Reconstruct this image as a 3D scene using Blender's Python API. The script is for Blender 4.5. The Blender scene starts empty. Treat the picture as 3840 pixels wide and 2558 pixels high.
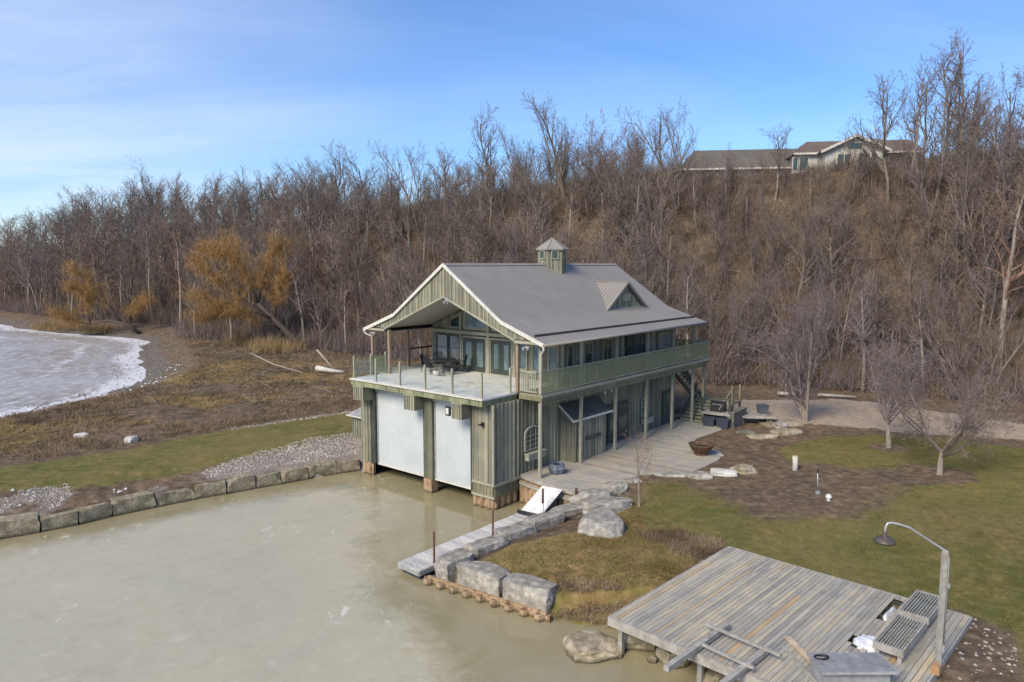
import bpy, math, random
import numpy as np
from mathutils import Vector, Matrix, noise as mnoise
R = math.radians
random.seed(7)
rng = np.random.default_rng(7)
sc = bpy.context.scene
col = sc.collection
C0 = np.array([1.4512, 33.5769])                       # foot of the boathouse's near right porch corner
UA = R(49.8)                                            # heading of the boathouse's long side
U = np.array([math.cos(UA), math.sin(UA)]); V = np.array([-math.sin(UA), math.cos(UA)])
WATER = -1.75
PATIO = -.35
def lw(a, b): return C0 + a * U + b * V

# ------------------------------------------------------------------ node helpers
def newmat(name):
    m = bpy.data.materials.new(name); m.use_nodes = True
    nt = m.node_tree; nt.nodes.clear()
    out = nt.nodes.new('ShaderNodeOutputMaterial'); p = nt.nodes.new('ShaderNodeBsdfPrincipled')
    nt.links.new(p.outputs[0], out.inputs[0])
    return m, nt, p, out
def N(nt, t, **k):
    n = nt.nodes.new(t)
    for a, v in k.items():
        if hasattr(n, a): setattr(n, a, v)
        else: n.inputs[a].default_value = v
    return n
def coords(nt, scale=(1, 1, 1), kind='Object'):
    tc = N(nt, 'ShaderNodeTexCoord'); mp = N(nt, 'ShaderNodeMapping'); mp.inputs['Scale'].default_value = scale
    nt.links.new(tc.outputs[kind], mp.inputs[0]); return mp.outputs[0]
def noisen(nt, vec, scale, detail=6, rough=.6, dist=0):
    n = N(nt, 'ShaderNodeTexNoise'); n.inputs['Scale'].default_value = scale; n.inputs['Detail'].default_value = detail
    n.inputs['Roughness'].default_value = rough; n.inputs['Distortion'].default_value = dist
    nt.links.new(vec, n.inputs['Vector']); return n.outputs['Fac']
def ramp(nt, fac, stops):
    r = N(nt, 'ShaderNodeValToRGB'); els = r.color_ramp.elements
    while len(els) < len(stops): els.new(.5)
    for e, (p, c) in zip(els, stops):
        e.position = p; e.color = (*c, 1) if len(c) == 3 else c
    nt.links.new(fac, r.inputs[0]); return r.outputs[0]
def mixc(nt, fac, a, b, mode='MIX'):
    m = N(nt, 'ShaderNodeMix'); m.data_type = 'RGBA'; m.blend_type = mode
    for sock, v in ((m.inputs[0], fac), (m.inputs[6], a), (m.inputs[7], b)):
        if isinstance(v, bpy.types.NodeSocket): nt.links.new(v, sock)
        elif isinstance(v, (int, float)): sock.default_value = v
        else: sock.default_value = (*v, 1)
    return m.outputs[2]
def mth(nt, op, a, b=None, clamp=False):
    m = N(nt, 'ShaderNodeMath'); m.operation = op; m.use_clamp = clamp
    for i, v in enumerate((a, b)):
        if v is None: continue
        if isinstance(v, bpy.types.NodeSocket): nt.links.new(v, m.inputs[i])
        else: m.inputs[i].default_value = v
    return m.outputs[0]
def bumpn(nt, p, h, strength=.3, dist=.02):
    b = N(nt, 'ShaderNodeBump'); b.inputs['Strength'].default_value = strength; b.inputs['Distance'].default_value = dist
    nt.links.new(h, b.inputs['Height']); nt.links.new(b.outputs[0], p.inputs['Normal'])
def attr(nt, name):
    a = N(nt, 'ShaderNodeAttribute'); a.attribute_name = name; return a
def surf(name, c1, c2, scale=3, stretch=(1, 1, 1), rough=.8, bump=.3, bd=.01, metal=0, c3=None, lo=.35, hi=.65, big=.5, attrmul=None, spec=.5, detail=7):
    """two or three tone mottled surface with a second, larger mottling"""
    m, nt, p, out = newmat(name)
    v = coords(nt, stretch)
    f = noisen(nt, v, scale, detail, .65)
    st = [(lo, c1), (hi, c2)] if c3 is None else [(lo, c1), ((lo + hi) / 2, c2), (hi, c3)]
    c = ramp(nt, f, st)
    f2 = noisen(nt, coords(nt), scale * .17, 3, .5)
    g = ramp(nt, f2, [(.3, (1 - big * .5,) * 3), (.7, (1 + big * .35,) * 3)])
    c = mixc(nt, 1., c, g, 'MULTIPLY')
    if attrmul: c = mixc(nt, 1., c, attr(nt, attrmul).outputs['Color'], 'MULTIPLY')
    nt.links.new(c, p.inputs['Base Color']); p.inputs['Roughness'].default_value = rough; p.inputs['Metallic'].default_value = metal
    p.inputs['Specular IOR Level'].default_value = spec
    if bump: bumpn(nt, p, f, bump, bd)
    return m

# ------------------------------------------------------------------ materials
MT = {}
MT['siding'] = surf('weathered green grey siding', (.125, .135, .08), (.24, .25, .155), 2.2, (3.2, 3.2, .35), .85, .3, .008, c3=(.30, .31, .19), big=.5, spec=.2)
MT['siding_lit'] = MT['siding']
MT['trimwood'] = surf('pale green trim boards', (.27, .265, .20), (.39, .38, .29), 5, (2, 2, .6), .8, .2, .004, big=.3, spec=.2)
MT['cream'] = surf('cream painted metal trim', (.52, .50, .44), (.66, .64, .57), 4, (1, 1, 1), .5, .05, .002, big=.15)
MT['roof'] = surf('warm grey metal roofing', (.25, .232, .205), (.28, .262, .235), 1.0, (1, .5, 1), .68, .04, .002, big=.12)
MT['soffit'] = surf('pale taupe soffit boards', (.27, .25, .22), (.33, .30, .27), 3, (1, 6, 1), .7, .1, .003, big=.15)
MT['doorblue'] = surf('pale blue grey shutter steel', (.44, .48, .49), (.51, .545, .55), .9, (1, 1, 1), .45, .05, .002, big=.14)
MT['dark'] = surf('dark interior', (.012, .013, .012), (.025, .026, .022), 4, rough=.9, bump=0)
MT['darktrim'] = surf('dark green grey frame', (.035, .045, .04), (.06, .07, .062), 4, rough=.5, bump=.05)
MT['deckwhite'] = surf('pale coated deck sheet', (.56, .56, .53), (.70, .70, .67), .9, (1, 1, 1), .6, .1, .004, c3=(.46, .45, .40), big=.2)
MT['balcony'] = surf('mossy balcony boards', (.21, .215, .13), (.31, .31, .20), 5, (.3, 4, 1), .8, .2, .004, big=.3)
MT['plinth'] = surf('mossy lower cladding', (.18, .17, .11), (.30, .28, .18), 3, (3, 3, .7), .9, .3, .01, big=.5, spec=.2)
MT['rustpile'] = surf('rusty sheet piling', (.17, .10, .06), (.40, .28, .17), 2.6, (2, 2, .7), .85, .4, .01, c3=(.31, .25, .16), big=.6, spec=.2)
MT['rust'] = surf('rusty pipe', (.07, .028, .018), (.15, .07, .045), 8, rough=.85, bump=.3)
MT['galv'] = surf('galvanised steel', (.40, .41, .41), (.52, .53, .53), 6, rough=.45, bump=.05, metal=.4)
MT['blackmetal'] = surf('black powder coated metal', (.012, .013, .015), (.03, .031, .035), 6, rough=.5, bump=.1)
MT['bronze'] = surf('dark bronze lamp metal', (.05, .04, .035), (.09, .075, .065), 6, rough=.5, bump=.1)
MT['ironbowl'] = surf('rusted iron bowl', (.06, .03, .018), (.14, .08, .05), 5, rough=.8, bump=.4)
MT['tub'] = surf('blue grey glazed tub', (.07, .09, .13), (.20, .24, .29), 5, rough=.45, bump=.1, big=.5)
MT['tubdark'] = surf('dark blue storage tub', (.025, .035, .055), (.05, .065, .09), 4, rough=.5, bump=.1)
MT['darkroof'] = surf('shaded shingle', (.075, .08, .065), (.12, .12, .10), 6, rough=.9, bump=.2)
MT['browntrim'] = surf('brown stained posts', (.22, .165, .115), (.33, .26, .19), 5, (2, 2, .6), .8, .2, .004, big=.3)
MT['bin'] = surf('slate plastic bin', (.07, .08, .10), (.12, .13, .155), 5, rough=.5, bump=.05)
MT['soil'] = surf('dark potting soil', (.012, .01, .008), (.03, .024, .018), 20, rough=.95)
MT['limestone'] = surf('weathered limestone', (.21, .195, .16), (.31, .29, .25), 3.2, rough=.9, bump=1., bd=.05, c3=(.47, .44, .385), big=.5, spec=.2, detail=10)
MT['limewet'] = surf('tan waterside limestone', (.21, .175, .115), (.32, .275, .19), 3.4, rough=.9, bump=1., bd=.05, c3=(.48, .42, .31), big=.6, spec=.2, detail=10)
MT['riprap'] = surf('brown grey bank stones', (.15, .125, .105), (.42, .385, .34), 5, rough=.95, bump=0, c3=(.27, .235, .20), big=.6, spec=.2)
MT['whitestone'] = surf('pale white stone', (.40, .385, .35), (.60, .585, .55), 5, rough=.85, bump=.5, bd=.02)
MT['whiteplastic'] = surf('white plastic', (.7, .7, .68), (.82, .82, .8), 4, rough=.4, bump=0)
MT['snow'] = surf('old snow', (.62, .65, .70), (.85, .87, .9), 5, rough=.7, bump=.5, bd=.03)
MT['dockdeck'] = surf('pale plastic dock decking', (.52, .51, .50), (.68, .67, .65), 3, (1, 1, 1), .6, .1, .003, big=.2)
MT['dockblack'] = surf('blue black dock float', (.02, .028, .045), (.05, .065, .095), 5, rough=.4, bump=.1)
MT['newwood'] = surf('fresh sawn timber', (.42, .31, .20), (.60, .48, .34), 4, (1, 1, 1), .8, .2, .004, big=.2)
MT['oldwood'] = surf('grey weathered lumber', (.26, .245, .21), (.42, .40, .36), 5, (1, 1, 1), .85, .3, .006, big=.3)
MT['slatwood'] = surf('grey green slatted wood', (.23, .235, .20), (.36, .36, .32), 5, (1, 1, 1), .85, .3, .006, big=.3)
MT['boxgrey'] = surf('slate grey chest wood', (.20, .20, .21), (.33, .33, .335), 3, (1, 1, 1), .7, .2, .006, big=.2)
MT['orangewood'] = surf('raw orange lumber', (.36, .20, .10), (.50, .30, .16), 5, rough=.8, bump=.2)
MT['housewhite'] = surf('off white house siding', (.50, .50, .45), (.60, .60, .54), 1, (1, 1, 12), .7, .05, .003, big=.1)
MT['shingle'] = surf('brown roof shingles', (.10, .075, .06), (.17, .13, .105), 3, (1, 1, 1), .9, .3, .02, big=.3)
MT['shinglegrey'] = surf('grey brown roof shingles', (.09, .08, .065), (.14, .125, .105), 3, (1, 1, 1), .9, .3, .02, big=.3)
MT['brickgrey'] = surf('grey brown house wall', (.13, .115, .095), (.2, .175, .15), 6, rough=.9, bump=.3)
MT['stonewall'] = surf('mottled garden stone', (.10, .095, .075), (.21, .20, .165), 4, rough=.9, bump=.6, bd=.03, big=.4)
MT['bark'] = surf('grey brown bark', (.15, .125, .10), (.27, .235, .195), 5, (2, 2, .4), .95, .5, .02, big=.4, spec=.1)
MT['barkpale'] = surf('pale tan bark', (.23, .20, .165), (.36, .31, .26), 5, (2, 2, .4), .95, .4, .02, big=.3, spec=.1)
MT['barkdark'] = surf('dark wet bark', (.06, .05, .04), (.12, .10, .08), 5, (2, 2, .4), .95, .5, .02, big=.3, spec=.1)
MT['birch'] = surf('pale log bark', (.42, .40, .36), (.60, .58, .53), 4, (3, 3, 1), .9, .3, .01, big=.3)
MT['twig'] = surf('brown grey twigs', (.155, .125, .105), (.25, .205, .175), .9, rough=.95, bump=0, big=.5, spec=.1)
MT['twigred'] = surf('reddish brown twigs', (.19, .115, .085), (.28, .185, .14), .9, rough=.95, bump=0, big=.4, spec=.1)
MT['twigpurple'] = surf('mauve grey twigs', (.155, .125, .125), (.24, .20, .205), .9, rough=.95, bump=0, big=.4, spec=.1)
MT['willow'] = surf('orange willow wands', (.27, .155, .06), (.44, .275, .115), .6, rough=.95, bump=0, big=.6, spec=.1)
MT['drygrass'] = surf('dry tan grass', (.24, .16, .075), (.40, .29, .15), .8, rough=.95, bump=0, big=.6, spec=.1)
def _brush():
    m, nt, p, out = newmat('leafless brush'); v = coords(nt)
    a = ramp(nt, noisen(nt, v, .6, 5, .7), [(.35, (.11, .085, .068)), (.65, (.25, .198, .155))])
    b = ramp(nt, noisen(nt, v, .09, 5, .65), [(.34, (.72, .70, .80)), (.45, (.98, .94, .98)), (.55, (1.0, 1.0, .9)), (.66, (1.2, 1.1, 1.0))])
    nt.links.new(mixc(nt, 1., a, b, 'MULTIPLY'), p.inputs['Base Color']); p.inputs['Roughness'].default_value = .95; p.inputs['Specular IOR Level'].default_value = .1; return m
MT['brush'] = _brush()
MT['reed'] = surf('dead brown reeds', (.16, .115, .075), (.36, .27, .175), .7, rough=.95, bump=0, big=.6, spec=.1)
MT['grassblade'] = surf('lawn blades', (.12, .12, .035), (.235, .21, .075), .8, rough=.9, bump=0, big=.7, spec=.1)

def glass(name, c, rough=.06, spec=.8):
    m, nt, p, out = newmat(name)
    f = noisen(nt, coords(nt, (1, 1, .6)), 1.3, 3, .5)
    nt.links.new(ramp(nt, f, [(.35, tuple(x * .5 for x in c)), (.65, c)]), p.inputs['Base Color'])
    p.inputs['Roughness'].default_value = rough; p.inputs['Specular IOR Level'].default_value = spec
    return m
MT['glass'] = glass('dark teal window glass', (.035, .085, .085))
MT['glasspale'] = glass('pale window glass', (.30, .32, .30))  # pale base colour, mottled down to half tone
MT['glassmid'] = glass('blue green glass with painted reflection', (.17, .25, .26))  # lighter base colour carries the horizon's reflection in the front panes
def clearglass(name, tint, gl):
    m = bpy.data.materials.new(name); m.use_nodes = True; nt = m.node_tree; nt.nodes.clear()
    out = N(nt, 'ShaderNodeOutputMaterial'); t = N(nt, 'ShaderNodeBsdfTransparent'); t.inputs[0].default_value = (*tint, 1)
    g = N(nt, 'ShaderNodeBsdfGlossy'); g.inputs['Roughness'].default_value = .08; g.inputs[0].default_value = (.8, .95, .9, 1)
    mx = N(nt, 'ShaderNodeMixShader'); mx.inputs[0].default_value = gl
    nt.links.new(t.outputs[0], mx.inputs[1]); nt.links.new(g.outputs[0], mx.inputs[2]); nt.links.new(mx.outputs[0], out.inputs[0])
    return m
MT['rail_glass'] = clearglass('greenish railing glass', (.955, .975, .965), .04)
MT['rail_green'] = clearglass('green tinted railing glass', (.90, .95, .86), .05)
def _film():
    nt = MT['rail_green'].node_tree; out = [n for n in nt.nodes if n.type == 'OUTPUT_MATERIAL'][0]; old = out.inputs[0].links[0].from_socket
    d = N(nt, 'ShaderNodeBsdfDiffuse'); d.inputs[0].default_value = (.38, .385, .24, 1); mx = N(nt, 'ShaderNodeMixShader')
    f = noisen(nt, coords(nt), 1.2, 3, .5); nt.links.new(mth(nt, 'ADD', .32, mth(nt, 'MULTIPLY', f, .2)), mx.inputs[0]); nt.links.new(old, mx.inputs[1]); nt.links.new(d.outputs[0], mx.inputs[2]); nt.links.new(mx.outputs[0], out.inputs[0])
_film()

def wetband(m):
    nt = m.node_tree; p = [n for n in nt.nodes if n.type == 'BSDF_PRINCIPLED'][0]; src = p.inputs['Base Color'].links[0].from_socket
    g = N(nt, 'ShaderNodeNewGeometry'); sx = N(nt, 'ShaderNodeSeparateXYZ'); nt.links.new(g.outputs['Position'], sx.inputs[0])
    n = noisen(nt, g.outputs['Position'], 1.5, 4, .6)
    h = mth(nt, 'ADD', sx.outputs[2], mth(nt, 'MULTIPLY', mth(nt, 'SUBTRACT', n, .5), .16))
    f = mth(nt, 'MULTIPLY', mth(nt, 'SUBTRACT', -1.6, h), 10, True)
    nt.links.new(mixc(nt, mth(nt, 'MULTIPLY', f, .75), src, (.055, .05, .032)), p.inputs['Base Color'])
for k_ in ('limestone', 'limewet', 'rustpile'): wetband(MT[k_])
# boards whose tone is stored per board
def boardmat(name, axis_scale, rough=.85, b=.3):
    m, nt, p, out = newmat(name)
    f = noisen(nt, coords(nt, axis_scale), 3, 8, .7)
    c = mixc(nt, 1., attr(nt, 'tone').outputs['Color'], ramp(nt, f, [(.3, (.72,) * 3), (.7, (1.22,) * 3)]), 'MULTIPLY')
    f2 = noisen(nt, coords(nt), 1.1, 5, .6)
    c = mixc(nt, 1., c, ramp(nt, f2, [(.35, (.86, .88, .92)), (.6, (1.08, 1.05, .98))]), 'MULTIPLY')
    nt.links.new(c, p.inputs['Base Color']); p.inputs['Roughness'].default_value = rough; p.inputs['Specular IOR Level'].default_value = .25
    bumpn(nt, p, f, b, .01); return m
MT['boards'] = boardmat('weathered deck boards', (.35, 5, 2))
MT['pboards'] = boardmat('worn patio boards', (5, .35, 2))
MT['tonewood'] = boardmat('toned siding', (3, 3, .35))

# ------------------------------------------------------------------ mesh builder
class MB:
    def __init__(s): s.v = []; s.f = []; s.c = []; s.cur = None
    def add(s, vs, fs):
        o = len(s.v); s.v += [tuple(map(float, p)) for p in vs]; s.f += [tuple(i + o for i in f) for f in fs]
        s.c += [s.cur] * len(fs)
    def hexa(s, p):          # 4 bottom, 4 top
        s.add(p, [(0, 3, 2, 1), (4, 5, 6, 7), (0, 1, 5, 4), (1, 2, 6, 5), (2, 3, 7, 6), (3, 0, 4, 7)])
    def box(s, x0, x1, y0, y1, z0, z1):
        s.hexa([(x0, y0, z0), (x1, y0, z0), (x1, y1, z0), (x0, y1, z0), (x0, y0, z1), (x1, y0, z1), (x1, y1, z1), (x0, y1, z1)])
    def beam(s, a, b, w, h, up=(0, 0, 1)):
        a = Vector(a); b = Vector(b); d = (b - a).normalized(); upv = Vector(up)
        sd = d.cross(upv)
        if sd.length < 1e-4: sd = d.cross(Vector((1, 0, 0)))
        sd = sd.normalized() * w / 2; u = sd.cross(d).normalized() * h / 2
        s.hexa([a - sd - u, a + sd - u, b + sd - u, b - sd - u, a - sd + u, a + sd + u, b + sd + u, b - sd + u])
    def tube(s, pts, rs, n=8, cap=True):
        pts = [Vector(p) for p in pts]; k = len(pts)
        if not hasattr(rs, '__len__'): rs = [rs] * k
        ref = None; rings = []
        for i, p in enumerate(pts):
            d = (pts[min(i + 1, k - 1)] - pts[max(i - 1, 0)]).normalized()
            if ref is None: ref = d.orthogonal().normalized()
            ref = (ref - d * ref.dot(d)).normalized(); bt = d.cross(ref)
            rings += [p + (ref * math.cos(2 * math.pi * j / n) + bt * math.sin(2 * math.pi * j / n)) * rs[i] for j in range(n)]
        fs = [(i * n + j, i * n + (j + 1) % n, (i + 1) * n + (j + 1) % n, (i + 1) * n + j) for i in range(k - 1) for j in range(n)]
        if cap: fs += [tuple(range(n))[::-1], tuple(range((k - 1) * n, k * n))]
        s.add(rings, fs)
    def lathe(s, prof, c=(0, 0, 0), n=20, sx=1, sy=1):
        vs = [(c[0] + r * sx * math.cos(2 * math.pi * j / n), c[1] + r * sy * math.sin(2 * math.pi * j / n), c[2] + z) for r, z in prof for j in range(n)]
        k = len(prof)
        fs = [(i * n + j, i * n + (j + 1) % n, (i + 1) * n + (j + 1) % n, (i + 1) * n + j) for i in range(k - 1) for j in range(n)]
        s.add(vs, fs)
    def prism(s, poly, z0, z1):
        n = len(poly)
        s.add([(x, y, z0) for x, y in poly] + [(x, y, z1) for x, y in poly],
              [tuple(range(n))[::-1], tuple(range(n, 2 * n))] + [(i, (i + 1) % n, n + (i + 1) % n, n + i) for i in range(n)])
    def prism_x(s, poly, x0, x1):   # polygon in (y,z) extruded along x
        n = len(poly)
        s.add([(x0, y, z) for y, z in poly] + [(x1, y, z) for y, z in poly],
              [tuple(range(n))[::-1], tuple(range(n, 2 * n))] + [(i, (i + 1) % n, n + (i + 1) % n, n + i) for i in range(n)])
    def build(s, name, mat, parent=None, smooth=False, loc=None):
        me = bpy.data.meshes.new(name); me.from_pydata(s.v, [], s.f)
        if any(c is not None for c in s.c):
            ca = me.color_attributes.new('tone', 'FLOAT_COLOR', 'CORNER')
            buf = []
            for f, c in zip(s.f, s.c): buf += [*(c or (.3, .3, .3)), 1.] * len(f)
            ca.data.foreach_set('color', buf)
        me.materials.append(MT[mat] if isinstance(mat, str) else mat)
        import bmesh
        bm = bmesh.new(); bm.from_mesh(me); bmesh.ops.recalc_face_normals(bm, faces=bm.faces); bm.to_mesh(me); bm.free()
        if smooth: me.polygons.foreach_set('use_smooth', [True] * len(me.polygons))
        o = bpy.data.objects.new(name, me); col.objects.link(o)
        if parent: o.parent = parent
        if loc is not None: o.location = loc
        return o
def meshobj(name, me, parent=None, loc=None, rz=0, sc_=None):
    o = bpy.data.objects.new(name, me); col.objects.link(o)
    if parent: o.parent = parent
    if loc is not None: o.location = loc
    o.rotation_euler.z = rz
    if sc_ is not None: o.scale = sc_
    return o
def tag(o, label=None, cat=None, group=None, kind=None):
    if label: o['label'] = label
    if cat: o['category'] = cat
    if group: o['group'] = group
    if kind: o['kind'] = kind
    return o
def empty(name, loc=(0, 0, 0), rz=0, label=None, cat=None, group=None):
    o = bpy.data.objects.new(name, None); col.objects.link(o); o.location = loc; o.rotation_euler.z = rz
    o.empty_display_size = .3
    return tag(o, label, cat, group)
def dup(root, loc, rz, label, group=None):
    r = root.copy(); col.objects.link(r); r.location = loc; r.rotation_euler = (0, 0, rz); r['label'] = label
    if group: r['group'] = group
    for ch in root.children:
        c = ch.copy(); col.objects.link(c); c.parent = r
        for g in ch.children:
            d = g.copy(); col.objects.link(d); d.parent = c
    return r

# ------------------------------------------------------------------ terrain
def seg_dist(X, Y, poly, closed=True):
    d = np.full(X.shape, 1e9); n = len(poly)
    for i in range(n if closed else n - 1):
        x0, y0 = poly[i]; x1, y1 = poly[(i + 1) % n]
        dx, dy = x1 - x0, y1 - y0; L = dx * dx + dy * dy + 1e-12
        t = np.clip(((X - x0) * dx + (Y - y0) * dy) / L, 0, 1)
        d = np.minimum(d, np.hypot(X - x0 - t * dx, Y - y0 - t * dy))
    return d
def inside(X, Y, poly):
    c = np.zeros(X.shape, bool); n = len(poly)
    for i in range(n):
        x0, y0 = poly[i]; x1, y1 = poly[(i + 1) % n]
        if y0 == y1: continue
        c ^= ((y0 > Y) != (y1 > Y)) & (X < (x1 - x0) * (Y - y0) / (y1 - y0) + x0)
    return c
def sdist(X, Y, poly):
    d = seg_dist(X, Y, poly); return np.where(inside(X, Y, poly), -d, d)
def sstep(x, a, b):
    t = np.clip((x - a) / (b - a), 0, 1); return t * t * (3 - 2 * t)
def vnoise(X, Y, s, seed=0):
    r = np.random.default_rng(seed + 991); T = r.random((64, 64))
    x = X / s + 1000; y = Y / s + 1000; xi = np.floor(x).astype(int); yi = np.floor(y).astype(int); fx = x - xi; fy = y - yi
    fx = fx * fx * (3 - 2 * fx); fy = fy * fy * (3 - 2 * fy); g = lambda a, b: T[a % 64, b % 64]
    return (g(xi, yi) * (1 - fx) * (1 - fy) + g(xi + 1, yi) * fx * (1 - fy) + g(xi, yi + 1) * (1 - fx) * fy + g(xi + 1, yi + 1) * fx * fy) * 2 - 1
def fbm(X, Y, s, o=4, seed=0):
    r = 0; a = 1; t = 0
    for i in range(o): r = r + a * vnoise(X, Y, s / 2 ** i, seed + i * 17); t += a; a *= .5
    return r / t
LAKE = [(-41, 47), (-38.9, 53.9), (-37.6, 58), (-36.2, 63.9), (-38.1, 73.8), (-46.5, 90), (-52, 101), (-55.5, 109.8), (-63.5, 116.4), (-77, 123.9), (-90, 132),
        (-109, 150), (-150, 178), (-230, 230), (-420, 330), (-3000, 900), (-3000, -900), (-160, -300), (-80, -30), (-52, 30)]
bl = lambda a, b: tuple(lw(a, b))
BASIN = [(-60, -12), (-22.1, 30.1), (-20.7, 30.9), (-18.7, 32.8), (-15.9, 35.3), (-13.5, 37.0), (-11.2, 38.7), (-8.9, 40.3), bl(-1.6, 11.4), bl(-1.2, 11.3), bl(10, 11.3), bl(10, 2.3), bl(.9, 2.3), bl(.9, 1.2),
         bl(.7, -1.4), (3.0, 31.6), (1.3, 30.0), (-.3, 28.4), (-1.6, 26.8), (-2.4, 25.9), (-2.0, 25.2), (-.4, 24.1), (.9, 23.0), (1.8, 22.6), (3.2, 22.1), (4.6, 20.9), (5.6, 19.6), (7.2, 18.6), (8.4, 16.4), (10.2, 13.0), (12, -60), (-60, -60)]
TOE = [(140, 5), (75, 33), (60, 40), (40, 53), (28, 60), (17, 63), (0, 70), (-25, 88), (-44, 100), (-55, 122), (-78, 134), (-98, 150), (-140, 185), (-220, 240), (-420, 345), (-1500, 700)]
HILLP = TOE + [(-1500, 3000), (1500, 3000), (1500, -200)]
HX = [-400, -130, -90, -60, -30, 0, 36, 60, 140]; HZ = [11, 16, 17, 16.5, 17, 19.6, 22.6, 24.5, 25]
def hill(X, Y):
    d = -sdist(X, Y, HILLP)                              # metres up from the toe
    top = np.interp(X - .25 * np.clip(d, 0, 60), HX, HZ) + 1.
    t = np.clip(d / 33., 0, 1)
    h = top * (.12 * t + .88 * t * t * (3 - 2 * t)) ** 1
    h = h + np.where(d > 0, (fbm(X, Y, 12, 4, 3) * 1.3) * np.clip(d / 8, 0, 1) * np.clip(1.6 - d / 40, .25, 1), 0)
    h = np.where((X > 24) & (Y > 70), h - np.clip(h - 21.5, 0, 9) * sstep(X, 24, 30), h)
    return np.where(d > 0, h, 0), d
def ground(X, Y):
    X = np.asarray(X, float); Y = np.asarray(Y, float)
    h, d = hill(X, Y)
    z = -.42 + h + fbm(X, Y, 5, 3, 5) * .05
    z = z + np.clip(-(sdist(X, Y, [(-35, 38), (-10, 52), (-5, 75), (-30, 95), (-60, 110), (-60, 40)])), 0, 6) / 6 * (.35 * fbm(X, Y, 7, 4, 9) + .1)
    # lawn falls towards the wooden deck
    z = z - .18 * sstep(-Y, -32, -24) * (X > 0)
    dl = sdist(X, Y, LAKE); dl = dl + fbm(X, Y, 6, 4, 21) * 1.6
    z = np.where(dl < 9, np.minimum(z, WATER + .02 + np.clip(dl, 0, 9) * .17 + .25 * sstep(dl, 2, 5)), z)
    z = np.where(dl < 0, WATER + dl * .12, z)
    db = sdist(X, Y, BASIN)
    ramp_ = WATER + .72 + np.clip(db - .5, 0, 4) * .2
    left = (X < -6)
    z = np.where(left & (db < 5) & (dl > 3), np.minimum(z, ramp_), z)
    right = (X > -4) & (Y < 33)
    z = np.where(right & (db < 4.5), np.minimum(z, WATER + .55 + np.clip(db - .3, 0, 5) * .24), z)
    loc = (X > .8) & (Y < 23.4)
    z = np.where(loc & (db < 4), np.minimum(z, WATER + .03 + np.clip(db, 0, 5) * .36 + .1 * fbm(X, Y, .8, 3, 4)), z)
    z = np.where(db < 0, WATER - .9, z)
    return z
def gz(x, y): return float(ground(np.array([x]), np.array([y]))[0])
def axis(lo, a, b, hi, step, grow):
    m = list(np.arange(a, b + 1e-6, step)); s = step; x = b
    while x < hi: s *= grow; x += s; m.append(min(x, hi))
    s = step; x = a; p = []
    while x > lo: s *= grow; x -= s; p.append(max(x, lo))
    return np.array(p[::-1] + m)
def gridmesh(name, gx, gy, zf, mat, attrs=None, smooth=True):
    X, Y = np.meshgrid(gx, gy); Z = zf(X, Y)
    nx, ny = len(gx), len(gy)
    co = np.stack([X, Y, Z], -1).reshape(-1, 3)
    i = np.arange((nx - 1) * (ny - 1)); r = i // (nx - 1); c = i % (nx - 1); a = r * nx + c
    q = np.stack([a, a + 1, a + nx + 1, a + nx], -1)
    me = bpy.data.meshes.new(name); me.vertices.add(len(co)); me.vertices.foreach_set('co', co.ravel())
    me.loops.add(q.size); me.loops.foreach_set('vertex_index', q.ravel()); me.polygons.add(len(q))
    me.polygons.foreach_set('loop_start', np.arange(0, q.size, 4)); me.polygons.foreach_set('use_smooth', np.full(len(q), smooth))
    me.update(calc_edges=True)
    for k, f in (attrs or {}).items():
        at = me.attributes.new(k, 'FLOAT', 'POINT'); at.data.foreach_set('value', f(X, Y, Z).ravel().astype(np.float32))
    me.materials.append(mat); o = bpy.data.objects.new(name, me); col.objects.link(o); return o

LAWN = [(6.5, 33.6), (4.9, 29.9), (5.2, 27.6), (6.4, 26.7), (7.7, 25.6), (10.1, 23.6), (12.0, 21.5), (13.5, 20.9), (14.3, 19.6), (12.8, 17.1), (14, 8), (60, 8), (60, 30), (38.7, 34.3), (29.1, 40.2), (26.6, 42.2), (23.3, 43.3), (19.3, 43.3), (15.2, 40.2), (14.2, 38.8), (13.9, 36.2), (11.3, 35.1), (8.9, 34.0)]
BED = [(8.8, 33.6), (9.0, 30.5), (10.4, 29.1), (12.9, 28.7), (15.4, 30.0), (17.7, 32.3), (19.1, 33.5), (21.6, 33.6), (22.6, 35.4), (21.2, 36.0), (18.0, 36.2), (14.8, 36.8), (14.6, 39.2), (11.6, 35.8)]
DRY = [(5.3, 32.6), (3.7, 29.1), (2.7, 28.1), (-.1, 27.4), (-1.8, 24.7), (-.4, 23.0), (1.1, 21.5), (1.6, 20.3), (2.8, 19.9), (4.2, 22.0), (6.5, 24.7), (6.4, 27.0), (5.3, 27.9), (5.6, 30.8)]
MULBR = [(13.6, 21.3), (14.5, 19.9), (13.7, 18.4), (11.3, 15.5), (8, 14), (9, 18), (12.5, 20.6)]
STRIP = [(-45, 16), (-27.3, 32.0), (-23.8, 32.6), (-19.5, 34.3), (-16.6, 37.0), (-12.2, 41.4), (-9.5, 43.9), (-10.5, 50.8), (-11.5, 50.3), (-17.6, 44.9), (-21.7, 40.1), (-26.3, 36.2), (-28.9, 33.9), (-49, 18)]
GRAVEL = [(-24.0, 30.2), (-23.8, 32.5), (-21.1, 34.9), (-16.7, 37.1), (-12.4, 42.1), (-9.4, 44.8), (-7, 40.), (-8.3, 39.3), (-11.7, 36.0), (-16.8, 33.2), (-21.8, 29.7), (-23.0, 28.9)]
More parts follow.
